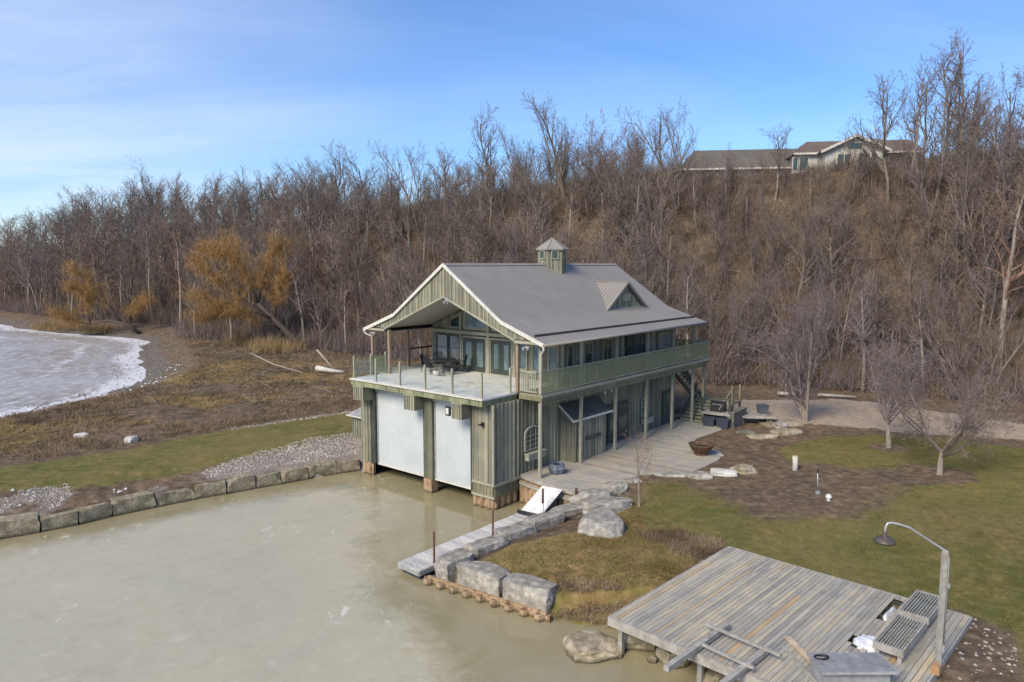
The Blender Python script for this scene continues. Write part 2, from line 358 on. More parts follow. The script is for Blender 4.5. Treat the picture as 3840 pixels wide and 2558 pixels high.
ROAD = [(11, 49), (15.1, 53.3), (17.8, 55.2), (25.0, 55.4), (29.2, 52.2), (34.5, 45.6), (47, 39.5), (70, 27), (68, 22), (40, 36), (33.3, 39.0), (30.4, 42.0), (23.8, 44.3), (19.9, 46.8), (16.3, 46.6), (12.6, 46.9)]
TAN = [(-41, 40), (-37, 49), (-33.6, 55.8), (-33.3, 72.2), (-34.0, 92), (-24, 88), (-19.8, 84.7), (-13.0, 60), (-19.1, 54.0), (-24.8, 46.0), (-30.0, 38.5), (-36, 33)]
def mask(poly, soft=.6, wob=.5, seed=1):
    return lambda X, Y, Z: np.clip(.5 - (sdist(X, Y, poly) + fbm(X, Y, 1.6, 4, seed) * wob) / soft, 0, 1)
def m_grass(X, Y, Z):
    a = mask(LAWN, 1.3, .7)(X, Y, Z); b = mask(BED, 1.8, 1.0, 5)(X, Y, Z); c = mask(STRIP, .9, .35, 8)(X, Y, Z)
    d = mask(MULBR, .6, .5, 11)(X, Y, Z)
    rings = 0
    for (x, y, r) in ((21.3, 35.1, 1.5), (21.5, 40.2, 1.2)):
        rings = np.maximum(rings, np.clip(1.2 - np.hypot(X - x, Y - y) / r + fbm(X, Y, .8, 2, 3) * .3, 0, 1) * 1.6)
    top = np.clip((sdist(X, Y, HILLP) + 36) / -8, 0, 1) * .7
    return np.clip(np.maximum(np.maximum(a * (1 - b) * (1 - d), c), top) - rings, 0, 1)
def m_dry(X, Y, Z):
    return np.clip(np.maximum(mask(DRY, 1.4, .6, 31)(X, Y, Z), mask(TAN, 5, 5.0, 33)(X, Y, Z) * np.clip(.5 + 1.5 * fbm(X + Y * .5, Y * 1.6, 8, 5, 37), 0, 1)), 0, 1)
gnd, nt, p, out = newmat('ground')
cv = coords(nt)
nf = noisen(nt, cv, 2.2, 10, .7); nfine = noisen(nt, cv, 14, 6, .7); nbig = noisen(nt, cv, .16, 4, .6); nmid = noisen(nt, cv, .6, 6, .7, .6)
litter = ramp(nt, nf, [(.28, (.075, .054, .038)), (.5, (.15, .112, .08)), (.68, (.27, .205, .145))])
litter = mixc(nt, 1., litter, ramp(nt, nmid, [(.3, (.65, .68, .72)), (.7, (1.25, 1.15, 1.02))]), 'MULTIPLY')
grass = ramp(nt, nf, [(.28, (.088, .083, .028)), (.5, (.138, .130, .042)), (.72, (.22, .19, .078))])
grass = mixc(nt, 1., grass, ramp(nt, nmid, [(.3, (.66, .80, .70)), (.5, (1, 1, 1)), (.7, (1.5, 1.18, 1.35))]), 'MULTIPLY')
grass = mixc(nt, ramp(nt, nbig, [(.42, (0, 0, 0)), (.68, (.65, .65, .65))]), grass, (.215, .165, .075))
dry = ramp(nt, nf, [(.28, (.13, .092, .035)), (.5, (.25, .175, .072)), (.72, (.37, .275, .13))])
dry = mixc(nt, ramp(nt, nmid, [(.42, (0, 0, 0)), (.62, (.8, .8, .8))]), dry, (.145, .14, .04))
gra = ramp(nt, nfine, [(.3, (.11, .09, .075)), (.5, (.24, .205, .175)), (.7, (.40, .365, .32))])
road = ramp(nt, nf, [(.3, (.27, .21, .15)), (.6, (.42, .34, .26)), (.8, (.55, .48, .40))])
road = mixc(nt, ramp(nt, nmid, [(.5, (0, 0, 0)), (.75, (.5, .5, .5))]), road, (.20, .16, .11))
beach = ramp(nt, nf, [(.3, (.08, .07, .06)), (.6, (.18, .155, .13)), (.8, (.32, .30, .28))])
def edge(name, k=.9):
    a = attr(nt, name).outputs['Fac']
    return mth(nt, 'MULTIPLY', mth(nt, 'SUBTRACT', mth(nt, 'ADD', a, mth(nt, 'MULTIPLY', mth(nt, 'SUBTRACT', nf, .5), k)), .36), 3.2, True)
c = mixc(nt, edge('dry'), litter, dry)
c = mixc(nt, edge('road'), c, road)
c = mixc(nt, edge('beach'), c, beach)
c = mixc(nt, edge('gravel'), c, gra)
ge = mth(nt, 'MULTIPLY', mth(nt, 'SUBTRACT', mth(nt, 'ADD', attr(nt, 'grass').outputs['Fac'], mth(nt, 'MULTIPLY', mth(nt, 'SUBTRACT', mth(nt, 'MULTIPLY', mth(nt, 'ADD', nf, nmid), .5), .5), 1.6)), .22), 1.7, True)
c = mixc(nt, ge, c, grass)
nt.links.new(c, p.inputs['Base Color']); p.inputs['Roughness'].default_value = .95; p.inputs['Specular IOR Level'].default_value = .1
bumpn(nt, p, mth(nt, 'ADD', nf, mth(nt, 'MULTIPLY', nfine, .5)), .9, .06)
gx = axis(-1500, -46, 44, 1500, .4, 1.045); gy = axis(-400, 11, 66, 2500, .4, 1.045)
tag(gridmesh('ground', gx, gy, lambda X, Y: ground(X, Y), gnd, dict(
    grass=m_grass, dry=m_dry, road=mask(ROAD, 1.2, .9, 41),
    gravel=lambda X, Y, Z: np.clip(mask(GRAVEL, .8, .7, 51)(X, Y, Z) * np.clip(.35 + .6 * sstep(X, -19, -12) + .9 * fbm(X, Y, 2.2, 3, 52), 0, 1), 0, 1),
    beach=lambda X, Y, Z: np.clip((3.2 - sdist(X, Y, LAKE) + 1.5 * fbm(X, Y, 5, 4, 61)) / 2, 0, 1))), kind='structure')

# ------------------------------------------------------------------ water
def watermat(name, lake):
    m, nt, p, out = newmat(name); v = coords(nt)
    if lake:
        n1 = noisen(nt, coords(nt, (1, .35, 1)), 1.6, 9, .7, .4); n2 = noisen(nt, v, .09, 4, .6)
        c = ramp(nt, n1, [(.32, (.21, .175, .13)), (.5, (.36, .325, .28)), (.68, (.68, .67, .66))])
        c = mixc(nt, ramp(nt, n2, [(.4, (0, 0, 0)), (.65, (.55,) * 3)]), c, (.50, .51, .54))
        a = attr(nt, 'foam').outputs['Fac']; nn = noisen(nt, v, 1.1, 8, .75, .3)
        f = mth(nt, 'MULTIPLY', mth(nt, 'SUBTRACT', mth(nt, 'ADD', a, mth(nt, 'MULTIPLY', mth(nt, 'SUBTRACT', nn, .5), 2.4)), .5), 3.0, True)
        c = mixc(nt, f, c, (.80, .80, .81)); nt.links.new(c, p.inputs['Base Color'])
        p.inputs['Roughness'].default_value = .28; bumpn(nt, p, n1, .6, .25)
    else:
        base = ramp(nt, noisen(nt, v, .3, 5, .6, 1.5), [(.3, (.245, .215, .12)), (.7, (.315, .28, .175))])
        nf_ = noisen(nt, v, 1.3, 10, .7, 1.0); nb_ = noisen(nt, v, .11, 5, .6, 1.2)
        ice = ramp(nt, nf_, [(.3, (.40, .372, .272)), (.6, (.445, .418, .312)), (.75, (.54, .51, .40))])
        ice = mixc(nt, 1., ice, ramp(nt, nb_, [(.35, (.95, .96, .97)), (.65, (1.05, 1.03, .99))]), 'MULTIPLY')
        f = mth(nt, 'MULTIPLY', mth(nt, 'SUBTRACT', mth(nt, 'ADD', attr(nt, 'ice').outputs['Fac'], mth(nt, 'MULTIPLY', mth(nt, 'SUBTRACT', nf_, .5), 1.2)), .1), 1.25, True)
        c = mixc(nt, mth(nt, 'MULTIPLY', f, .92), base, ice)
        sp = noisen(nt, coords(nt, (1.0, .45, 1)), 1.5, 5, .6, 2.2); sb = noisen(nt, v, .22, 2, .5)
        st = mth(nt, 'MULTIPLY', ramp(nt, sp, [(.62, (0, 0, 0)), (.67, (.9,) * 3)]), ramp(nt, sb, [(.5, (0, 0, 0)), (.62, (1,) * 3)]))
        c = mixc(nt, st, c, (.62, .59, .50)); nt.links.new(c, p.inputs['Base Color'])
        nt.links.new(mth(nt, 'ADD', .09, mth(nt, 'MULTIPLY', f, .30)), p.inputs['Roughness'])
        bumpn(nt, p, mth(nt, 'ADD', noisen(nt, coords(nt, (1, 1, 1)), 1.7, 4, .55, .8), mth(nt, 'MULTIPLY', noisen(nt, coords(nt, (1.5, .8, 1)), 7, 4, .6, .6), .35)), .16, .03)
    p.inputs['IOR'].default_value = 1.33
    return m
ICE = [(-60, 10), (-21.5, 29.1), (-18.4, 30.4), (-16.2, 32.2), (-13.2, 34.4), (-11.1, 35.3), (-10.4, 36.6), (-8.3, 37.0), (-6.7, 35.4), (-6.1, 31.5), (-5.4, 27.6), (-4.7, 25.3), (-4.0, 23.7), (-3.1, 21.8), (-2.2, 19.8), (-1.5, 17.5), (-1, 8), (-60, -30)]
def watericef(X, Y, Z): return np.clip(.5 - (sdist(X, Y, ICE) + fbm(X, Y, 3.5, 5, 93) * 1.5) / 2.4, 0, 1)
def foamf(X, Y, Z):
    d = -sdist(X, Y, LAKE) + fbm(X, Y, 7, 4, 71) * 1.7
    f = np.clip(1.1 - np.abs(d - .6) / 4.2, 0, 1)
    b = np.clip(.95 - np.abs(d - 9.5 - 2.5 * vnoise(X, Y, 30, 4)) / 1.1, 0, 1) * np.clip((Y - 60) / 20, 0, 1)
    b2 = np.clip(.8 - np.abs(d - 5.5) / 1.0, 0, 1) * .85
    return np.maximum(np.maximum(f, b), b2)
tag(gridmesh('lake', axis(-2900, -110, -30, -30, .9, 1.1), axis(-800, 35, 150, 6000, .9, 1.1), lambda X, Y: X * 0 + WATER, watermat('lake water', True), dict(foam=foamf)), kind='structure')
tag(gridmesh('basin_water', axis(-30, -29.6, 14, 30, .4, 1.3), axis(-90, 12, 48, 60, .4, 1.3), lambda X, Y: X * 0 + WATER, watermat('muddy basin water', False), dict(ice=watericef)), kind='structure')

# ------------------------------------------------------------------ trees
def seg_mesh(S, mat_small_r=.03):
    """S: list of (p0,p1,r0,r1) -> numpy verts, faces ; thick -> 5 sided tubes, thin -> ribbons"""
    vs = []; fs = []; o = 0
    for p0, p1, r0, r1 in S:
        d = p1 - p0; L = np.linalg.norm(d)
        if L < 1e-6: continue
        d = d / L; a = np.cross(d, (0, 0, 1.)); la = np.linalg.norm(a)
        a = np.array([1., 0, 0]) if la < 1e-3 else a / la
        b = np.cross(d, a)
        if r0 > .028:
            n = 6 if r0 > .1 else 4
            for p, r in ((p0, r0), (p1, r1)):
                for j in range(n):
                    t = 2 * math.pi * j / n; vs.append(p + (a * math.cos(t) + b * math.sin(t)) * r)
            fs += [(o + j, o + (j + 1) % n, o + n + (j + 1) % n, o + n + j) for j in range(n)]; o += 2 * n
        else:
            t = random.random() * 3.14; s = a * math.cos(t) + b * math.sin(t)
            vs += [p0 - s * r0, p0 + s * r0, p1 + s * r1 * .5]; fs.append((o, o + 1, o + 2)); o += 3
    return vs, fs
def to_mesh(name, vs, fs, mat):
    me = bpy.data.meshes.new(name); me.from_pydata([tuple(map(float, v)) for v in vs], [], fs); me.materials.append(mat); return me
def rdir(d, ang, az=None):
    d = d / np.linalg.norm(d); a = np.cross(d, (0, 0, 1.)); la = np.linalg.norm(a)
    a = np.array([1., 0, 0]) if la < 1e-3 else a / la
    b = np.cross(d, a); az = random.random() * 2 * math.pi if az is None else az
    return d * math.cos(ang) + (a * math.cos(az) + b * math.sin(az)) * math.sin(ang)
def grow(S, p, d, L, r, lvl, P):
    nseg = P['nseg'][lvl]; pts = [p]; q = p.copy(); dd = d.copy(); rs = [r]
    tip = P.get('tipr', .25)
    for i in range(nseg):
        dd = dd + np.array([random.gauss(0, 1), random.gauss(0, 1), random.gauss(0, 1)]) * P['wob'][lvl] + np.array([0, 0, P['up'][lvl]])
        dd = dd / np.linalg.norm(dd); nq = q + dd * L / nseg
        nr = r * (1 - (1 - tip) * (i + 1) / nseg)
        S[lvl].append((q, nq, rs[-1], nr)); q = nq; pts.append(q); rs.append(nr)
    if lvl + 1 >= len(P['nseg']): return
    n = P['n'][lvl]; n = max(1, int(n * random.uniform(.8, 1.2)))
    for k in range(n):
        t = P['t0'][lvl] + (1 - P['t0'][lvl]) * (k + random.random()) / n
        x = t * nseg; i = min(int(x), nseg - 1); f = x - i
        bp = pts[i] * (1 - f) + pts[i + 1] * f; bd = pts[i + 1] - pts[i]
        ang = R(random.uniform(*P['ang'][lvl])); nd = rdir(bd, ang)
        ln = L * P['len'][lvl] * random.uniform(.65, 1.15) * (1 - P.get('shr', .45) * t)
        rr = max(rs[i] * P['rad'][lvl], P.get('minr', .012))
        grow(S, bp, nd, ln, rr, lvl + 1, P)
def tree_meshes(name, P, H, r, seed, mats, lean=(0, 0), trunkdir=None):
    random.seed(seed); S = [[] for _ in P['nseg']]
    d = np.array([lean[0], lean[1], 1.]); d /= np.linalg.norm(d)
    for st in range(P.get('stems', 1)):
        dd = d if st == 0 and P.get('stems', 1) == 1 else rdir(d, R(random.uniform(8, 22)))
        grow(S, np.array([0., 0, -.3]), dd, H * (1 if st == 0 else random.uniform(.75, 1)), r * (1 if st == 0 else .8), 0, P)
    tv, tf = seg_mesh(S[0]); cv_, cf = seg_mesh([s for l in S[1:] for s in l])
    return to_mesh('trunk', tv, tf, mats[0]), to_mesh('crown', cv_, cf, mats[1])
PA = dict(nseg=[9, 6, 4, 3, 1], wob=[.07, .12, .16, .2, .2], up=[.02, .11, .08, .05, .05], n=[17, 7, 6, 5], t0=[.28, .15, .12, .1], ang=[(30, 62), (25, 55), (20, 55), (20, 55)], len=[.52, .52, .5, .6], rad=[.6, .62, .6, .6], minr=.017, tipr=.3)
PB = dict(PA, stems=3, n=[11, 7, 6, 4], t0=[.22, .2, .1, .1], ang=[(18, 38), (20, 40), (20, 50), (20, 55)], up=[.0, .12, .1, .05, .05])
PC = dict(PA, n=[20, 6, 6, 4], t0=[.38, .2, .1, .1], len=[.36, .5, .5, .6], ang=[(25, 60), (25, 55), (20, 55), (20, 55)])
PD = dict(PA, stems=6, n=[9, 7, 5, 4], t0=[.12, .1, .1, .1], ang=[(15, 40), (20, 45), (20, 55), (20, 60)])   # thicket
protos = {}
def proto(key, P, H, r, seed, mats):
    protos[key] = (tree_meshes('t', P, H, r, seed, mats), H)
B, BD, BP, TW, TR, TP = (MT[k] for k in ('bark', 'barkdark', 'barkpale', 'twig', 'twigred', 'twigpurple'))
for i, (k, P, mats) in enumerate([('a1', PA, (B, TW)), ('a2', PA, (B, TW)), ('a3', PA, (BP, TW)), ('b1', PB, (B, TW)), ('b2', PB, (BD, TW)), ('b3', PB, (B, TP)),
                                  ('c1', PC, (BP, TW)), ('c2', PC, (B, TP)), ('c3', PC, (BP, TR)), ('d1', PD, (B, TR)), ('d2', PD, (B, TP)), ('d3', PD, (B, TW))]):
    proto(k, P, 12. if k[0] != 'd' else 7., .20 if k[0] in 'ac' else .15 if k[0] == 'b' else .07, 100 + i * 7, mats)
def put_tree(key, x, y, h, label, group=None, name='bare_tree', rz=None, tilt=0, cat='tree'):
    (tm, cm), H = protos[key]; s = h / H
    o = empty(name, (x, y, gz(x, y)), random.random() * 6.28 if rz is None else rz, label, cat, group)
    o.scale = (s, s, s); o.rotation_euler.x = random.gauss(0, .04) + tilt; o.rotation_euler.y = random.gauss(0, .04)
    meshobj('trunk', tm, o); meshobj('crown', cm, o); return o
random.seed(11)
HT = 722.        # metres-to-pixel figure of a 1024 wide frame, used only to judge how big a tree shows
placed = []
def free(x, y, r): return all((x - a) ** 2 + (y - b) ** 2 > r * r for a, b in placed)
def skyline(px, y, h, key, label, group=None, **k):
    x = (px - 1177) / 1660 * y; placed.append((x, y)); return put_tree(key, x, y, h * .92, label, group, **k)
# single trees that stand out against the sky
for px, y, h, key, lab in [
    (1120, 106, 13.5, 'a1', 'tall bare tree with an open narrow crown, left of the skyline gap behind the cupola'),
    (1020, 106, 11.5, 'c1', 'slender bare tree on the bluff crest above the boathouse gable peak'),
    (1300, 97, 15.0, 'b1', 'tallest many-stemmed bare tree on the crest directly behind the cupola'),
    (1362, 95, 11.0, 'd1', 'rusty brown bushy tree right of the tallest crest tree behind the cupola'),
    (1205, 102, 11.5, 'b2', 'forked bare tree between the narrow tree and the tallest crest tree'),
    (1555, 86, 13.5, 'b1', 'lone forked bare tree at the left end of the long brown roofed house'),
    (1455, 92, 6.5, 'd3', 'low rounded bare tree on the crest in the gap left of the lone forked tree'),
    (2115, 74, 15.5, 'b3', 'tall upswept bare tree in front of the right end of the white house'),
    (2030, 78, 13.5, 'a2', 'thin bare tree at the right side of the white gabled house'),
    (2190, 76, 14.5, 'c2', 'straight bare tree just right of the tall upswept one by the white house'),
    (1775, 84, 8.0, 'a3', 'small bare tree before the gap between the two hilltop houses'),
    (2270, 70, 13.5, 'b2', 'leaning bare tree between the white house and the tree at the right frame edge'),
    (2365, 60, 21.0, 'a1', 'very tall bare tree at the right edge of the photograph, cut by the frame'),
    (2310, 59, 17.0, 'c3', 'tall pale-trunked bare tree on the slope above the gravel road, far right'),
    (2240, 66, 14.5, 'b1', 'bushy forked bare tree at the right, below the tallest skyline trees'),
    (2075, 80, 12.0, 'c1', 'narrow bare tree against the right wing of the white house'),
    (2330, 68, 15.5, 'b3', 'dense mauve-grey tree beside the very tall tree at the right edge'),
    (2155, 84, 13.0, 'a1', 'bare tree on the crest behind the tall upswept one'),
    (900, 104, 15.5, 'b2', 'broad dense bare tree on the crest left of the gable peak'),
    (845, 108, 15.0, 'a2', 'upright bare tree beside the broad dense one at the left of the crest'),
    (965, 108, 14, 'b1', 'spreading bare tree right of the broad dense crest tree')]:
    skyline(px, y, h, key, lab, rz=random.random() * 6.28)
zones = {}
def zone(px, d, d0):
    side = 'left' if px < 780 else 'middle' if px < 1480 else 'right'
    lv = 'foot' if d < 9 else 'slope' if d < 24 else 'crest'
    return side, lv
ZL = {('left', 'foot'): 'bare tree at the foot of the wood along the lake shore, left of the boathouse',
      ('left', 'slope'): 'bare tree on the wooded slope above the orange willows',
      ('left', 'crest'): 'bare tree on the crest of the wood at the left skyline',
      ('middle', 'foot'): 'bare tree at the foot of the bluff hidden partly by the boathouse roof',
      ('middle', 'slope'): 'bare tree on the bluff slope behind the boathouse roof',
      ('middle', 'crest'): 'bare tree on the crest of the bluff behind the boathouse',
      ('right', 'foot'): 'bare tree at the foot of the bluff beyond the gravel road',
      ('right', 'slope'): 'bare tree on the bluff slope below the hilltop houses',
      ('right', 'crest'): 'bare tree along the bluff crest beside the hilltop houses'}
ZG = {k: 'trees: ' + v.replace('bare tree ', '') for k, v in ZL.items()}
cnt = 0; tries = 0
while cnt < 268 and tries < 30000:
    tries += 1
    px = random.uniform(-80, 2430); u = (px - 1177) / 1660
    y = random.uniform(50, 190) if px < 900 else random.uniform(50, 125)
    x = u * y; d = float(-sdist(np.array([x]), np.array([y]), HILLP)[0])
    if d < -1.5 or d > 40: continue
    if 1560 < px < 2130 and d > 24 : continue
    if y > 120 and px > 700 and d > 36: continue
    z = gz(x, y)
    if z < -1.2: continue
    if not free(x, y, 2.6 + y * .006): continue
    if 1580 < px < 2120 and d > 24: continue
    if d > 31 and px > 700: 
        if random.random() < .55: continue
    if x > 5 and y > 50 and inside(np.array([x]), np.array([y]), ROAD)[0]: continue
    placed.append((x, y)); cnt += 1
    sd, lv = zone(px, d, 0)
    key = random.choice(['a1', 'a2', 'a3', 'b1', 'b2', 'b3', 'c1', 'c2', 'c3', 'c1', 'c3', 'd1', 'd2', 'd3'])
    h = random.uniform(7.5, 12.5) * (1.0 if px < 800 else .82)
    if px < 900: h *= 1.15 if y > 100 else .95
    if px < 420: h *= 1.15
    if lv == 'crest' and px > 780: h *= .88
    if key[0] == 'd': h *= .6
    if 1580 < px < 2120 and d > 12: h *= .7
    put_tree(key, x, y, h, ZL[(sd, lv)], ZG[(sd, lv)])

# the rest of the wood, past the 300 nearest trees: one mass
PL = dict(PA, nseg=[6, 4, 2, 1], wob=[.07, .12, .16, .2], up=[.02, .11, .06, .05], n=[15, 7, 6], t0=[.22, .15, .1], minr=.026)
lows = []
for q in range(4):
    random.seed(900 + q); S = [[] for _ in range(4)]; grow(S, np.array([0., 0, -.3]), np.array([0, 0, 1.]), 12., .17, 0, dict(PL, n=[15 + 2 * q, 7, 6])); v_, f_ = seg_mesh([x_ for l_ in S for x_ in l_])
    lows.append((np.array(v_), f_))
random.seed(13); V_ = []; F_ = []; o_ = 0; k_ = 0
while k_ < 680:
    px = random.uniform(-120, 2450); y = random.uniform(60, 230) if px < 1000 else random.uniform(60, 135); x = (px - 1177) / 1660 * y
    d = float(-sdist(np.array([x]), np.array([y]), HILLP)[0])
    if d < 3 or d > 60 or (1500 < px < 2120 and d > 29) or (px > 850 and d > 36): continue
    z = gz(x, y); sc_h = random.uniform(.55, .95) * (1.25 if px < 420 else 1.1 if px < 800 else (.75 if d < 25 else .65) if px < 1500 or px > 2120 else (.62 if d < 14 else .4)); v_, f_ = random.choice(lows); a_ = random.random() * 6.28
    c1, s1 = math.cos(a_), math.sin(a_); V_.append(np.stack([(v_[:, 0] * c1 - v_[:, 1] * s1) * sc_h + x, (v_[:, 0] * s1 + v_[:, 1] * c1) * sc_h + y, v_[:, 2] * sc_h + z], -1)); F_ += [tuple(i + o_ for i in f) for f in f_]; o_ += len(v_); k_ += 1
me_ = bpy.data.meshes.new('distant_wood'); me_.from_pydata(np.concatenate(V_).tolist(), [], F_); me_.materials.append(MT['twig']); o_ = bpy.data.objects.new('distant_wood', me_); col.objects.link(o_)
tag(o_, 'grey brown leafless wood filling in between the nearer trees of the bluff', 'wood', kind='stuff')
# brush covering the bluff: one uncountable mass
def ribbons(name, base, hts, lean, width, per, mat, spread=.35, droop=0.):
    """base Nx3; per blades each; returns one mesh object"""
    n = len(base); K = n * per
    b = np.repeat(base, per, 0); h = np.repeat(hts, per) * rng.uniform(.5, 1.1, K)
    az = rng.uniform(0, 2 * np.pi, K); ln = np.abs(rng.normal(0, 1, K)) * lean * h
    off = rng.normal(0, 1, (K, 2)) * (np.repeat(hts, per) * spread)[:, None] * .35
    p0 = b.copy(); p0[:, :2] += off
    p0[:, 2] += rng.random(K) * h * droop
    p2 = p0 + np.stack([np.cos(az) * ln, np.sin(az) * ln, h * np.sqrt(np.clip(1 - (ln / h) ** 2 * .3, .2, 1))], -1)
    w = width * rng.uniform(.6, 1.3, K); a2 = rng.uniform(0, np.pi, K); s = np.stack([np.cos(a2) * w, np.sin(a2) * w, 0 * w], -1)
    co = np.stack([p0 - s, p0 + s, p2], 1).reshape(-1, 3)
    me = bpy.data.meshes.new(name); me.vertices.add(len(co)); me.vertices.foreach_set('co', co.ravel())
    me.loops.add(3 * K); me.loops.foreach_set('vertex_index', np.arange(3 * K)); me.polygons.add(K); me.polygons.foreach_set('loop_start', np.arange(0, 3 * K, 3))
    me.update(calc_edges=True); me.materials.append(MT[mat]); o = bpy.data.objects.new(name, me); col.objects.link(o); return o
def scatter(n, xr, yr, cond):
    X = rng.uniform(*xr, n * 6); Y = rng.uniform(*yr, n * 6); k = cond(X, Y); X = X[k][:n]; Y = Y[k][:n]
    return np.stack([X, Y, ground(X, Y)], -1)
def hillcond(lo, hi):
    def f(X, Y):
        d = -sdist(X, Y, HILLP); q = X / Y * 1660 + 1177; return (d > lo) & (d < hi) & ~((q > 1570) & (q < 2120) & (d > 31)) & (np.abs(X / Y + 0.0) < .80) & (ground(X, Y) > -1.2) & ~inside(X, Y, ROAD)
    return f
pb = scatter(9000, (-150, 75), (40, 190), hillcond(-1, 46))
hb = rng.uniform(.7, 3.4, len(pb)); db_ = -sdist(pb[:, 0], pb[:, 1], HILLP); hb = np.where((pb[:, 0] / pb[:, 1] > .24) & (db_ > 26), hb * .6, hb)
tag(ribbons('brush', pb, hb , .85, .024, 36, 'brush', .9, .45), 'leafless brown brush and saplings matting the bluff', 'brush', kind='stuff')
pb = scatter(2600, (-150, 75), (40, 190), hillcond(-2, 14))
tag(ribbons('brambles', pb, rng.uniform(1.0, 2.6, len(pb)), .7, .022, 34, 'twigpurple', .9, .4), 'mauve grey brambles along the foot of the bluff', 'brush', kind='stuff')
# marsh reeds and dry grass west of the boathouse
cM = lambda X, Y: (sdist(X, Y, LAKE) > 5.5) & (sdist(X, Y, HILLP) > -1) & (Y > X * 0 + 34) & ~inside(X, Y, STRIP) & ~inside(X, Y, GRAVEL) & (X < -8) & (sdist(X, Y, BASIN) > 3) & (np.abs(X / Y) < .8) & (sdist(X, Y, STRIP) > .8) & (X * U[0] + Y * U[1] > -100)
pm = scatter(5200, (-75, -6), (34, 100), lambda X, Y: cM(X, Y) & (m_dry(X, Y, 0) > .35))
tag(ribbons('dry_grass', pm, rng.uniform(.1, .34, len(pm)), 1.8, .016, 26, 'drygrass', 2.2), 'matted tan dry grass between lake and green strip', 'grass', kind='stuff')
pm = scatter(5200, (-75, -6), (34, 100), lambda X, Y: cM(X, Y) & (m_dry(X, Y, 0) <= .5) & (fbm(X, Y, 4, 3, 88) > -.25))
tag(ribbons('reeds', pm, rng.uniform(.12, .45, len(pm)), 1.7, .016, 28, 'reed', 2.), 'flattened brown reeds beside the green strip', 'reeds', kind='stuff')
pm = scatter(5000, (-3, 7), (19, 33), lambda X, Y: (inside(X, Y, DRY)) & (sdist(X, Y, BASIN) > .9))
pg_ = pm[::3]; tag(ribbons('green_bank_grass', pg_, rng.uniform(.05, .12, len(pg_)), .9, .010, 14, 'grassblade', 2.4), 'green tufts on the dry bank', 'grass', kind='stuff')
tag(ribbons('bank_grass', pm, rng.uniform(.03, .09, len(pm)), 1.2, .009, 14, 'drygrass', 2.2), 'short dry grass on the bank behind the dockside stones', 'grass', kind='stuff')
pm = scatter(9000, (3, 30), (16, 44), lambda X, Y: (m_grass(X, Y, 0) > .6) & (np.abs(X / Y) < .78))
tag(ribbons('lawn_grass', pm, rng.uniform(.03, .07, len(pm)), .9, .010, 10, 'grassblade', 3.), 'short green blades of the lawn', 'grass', kind='stuff')
pm = scatter(900, (1.0, 8), (19, 28), lambda X, Y: (sdist(X, Y, BASIN) > .15) & ((sdist(X, Y, BASIN) < 1.6) | (sdist(X, Y, [(5.2, 27.2), (6.6, 25.2), (8.2, 26.0), (7.4, 26.8), (6.2, 27.6)]) < .2)) & (Y < 27.6) & ~((X < 1.6) & (Y > 23.2)))
tag(ribbons('tangled_roots', pm, rng.uniform(.08, .28, len(pm)), 1.4, .012, 20, 'reed', 1.6, .3), 'tangle of dead stems at the bank beside the wooden deck', 'dead stems', kind='stuff')

def branches(name, n, xr, yr, cond, lo, hi, r, mat, label, cat):
    P_ = scatter(n, xr, yr, cond); V_ = []; F_ = []; o_ = 0; random.seed(n)
    S = []
    for x, y, z in P_:
        a = random.random() * 3.14; L = random.uniform(lo, hi); p0 = np.array([x, y, z + random.uniform(.02, .25)]); d = np.array([math.cos(a), math.sin(a), random.uniform(-.05, .35)])
        p1 = p0 + d * L; rr = random.uniform(.4, 1) * r; S.append((p0, p1, rr, rr * .4))
        for k in range(4):
            q = p0 + d * L * random.uniform(.2, .95); e = rdir(d, R(random.uniform(20, 60))); S.append((q, q + e * L * random.uniform(.2, .45), rr * .5, rr * .2))
    v_, f_ = seg_mesh(S); return tag(meshobj(name, to_mesh(name, v_, f_, MT[mat])), label, cat, kind='stuff')
cB = lambda X, Y: cM(X, Y) & (sdist(X, Y, STRIP) > 1.5)
branches('dead_branches', 260, (-60, -8), (42, 92), lambda X, Y: cB(X, Y) & (Y > 52), .6, 2.4, .045, 'bark', 'tangle of grey driftwood branches on the low shore', 'branches')
branches('dark_branches', 520, (-60, -8), (36, 95), cB, .5, 2.2, .04, 'barkdark', 'dark fallen sticks strewn over the marsh', 'branches')
branches('fallen_branches', 420, (-60, 70), (55, 125), hillcond(0, 30), 1.2, 5., .09, 'barkpale', 'fallen pale branches lying on the bluff', 'branches')
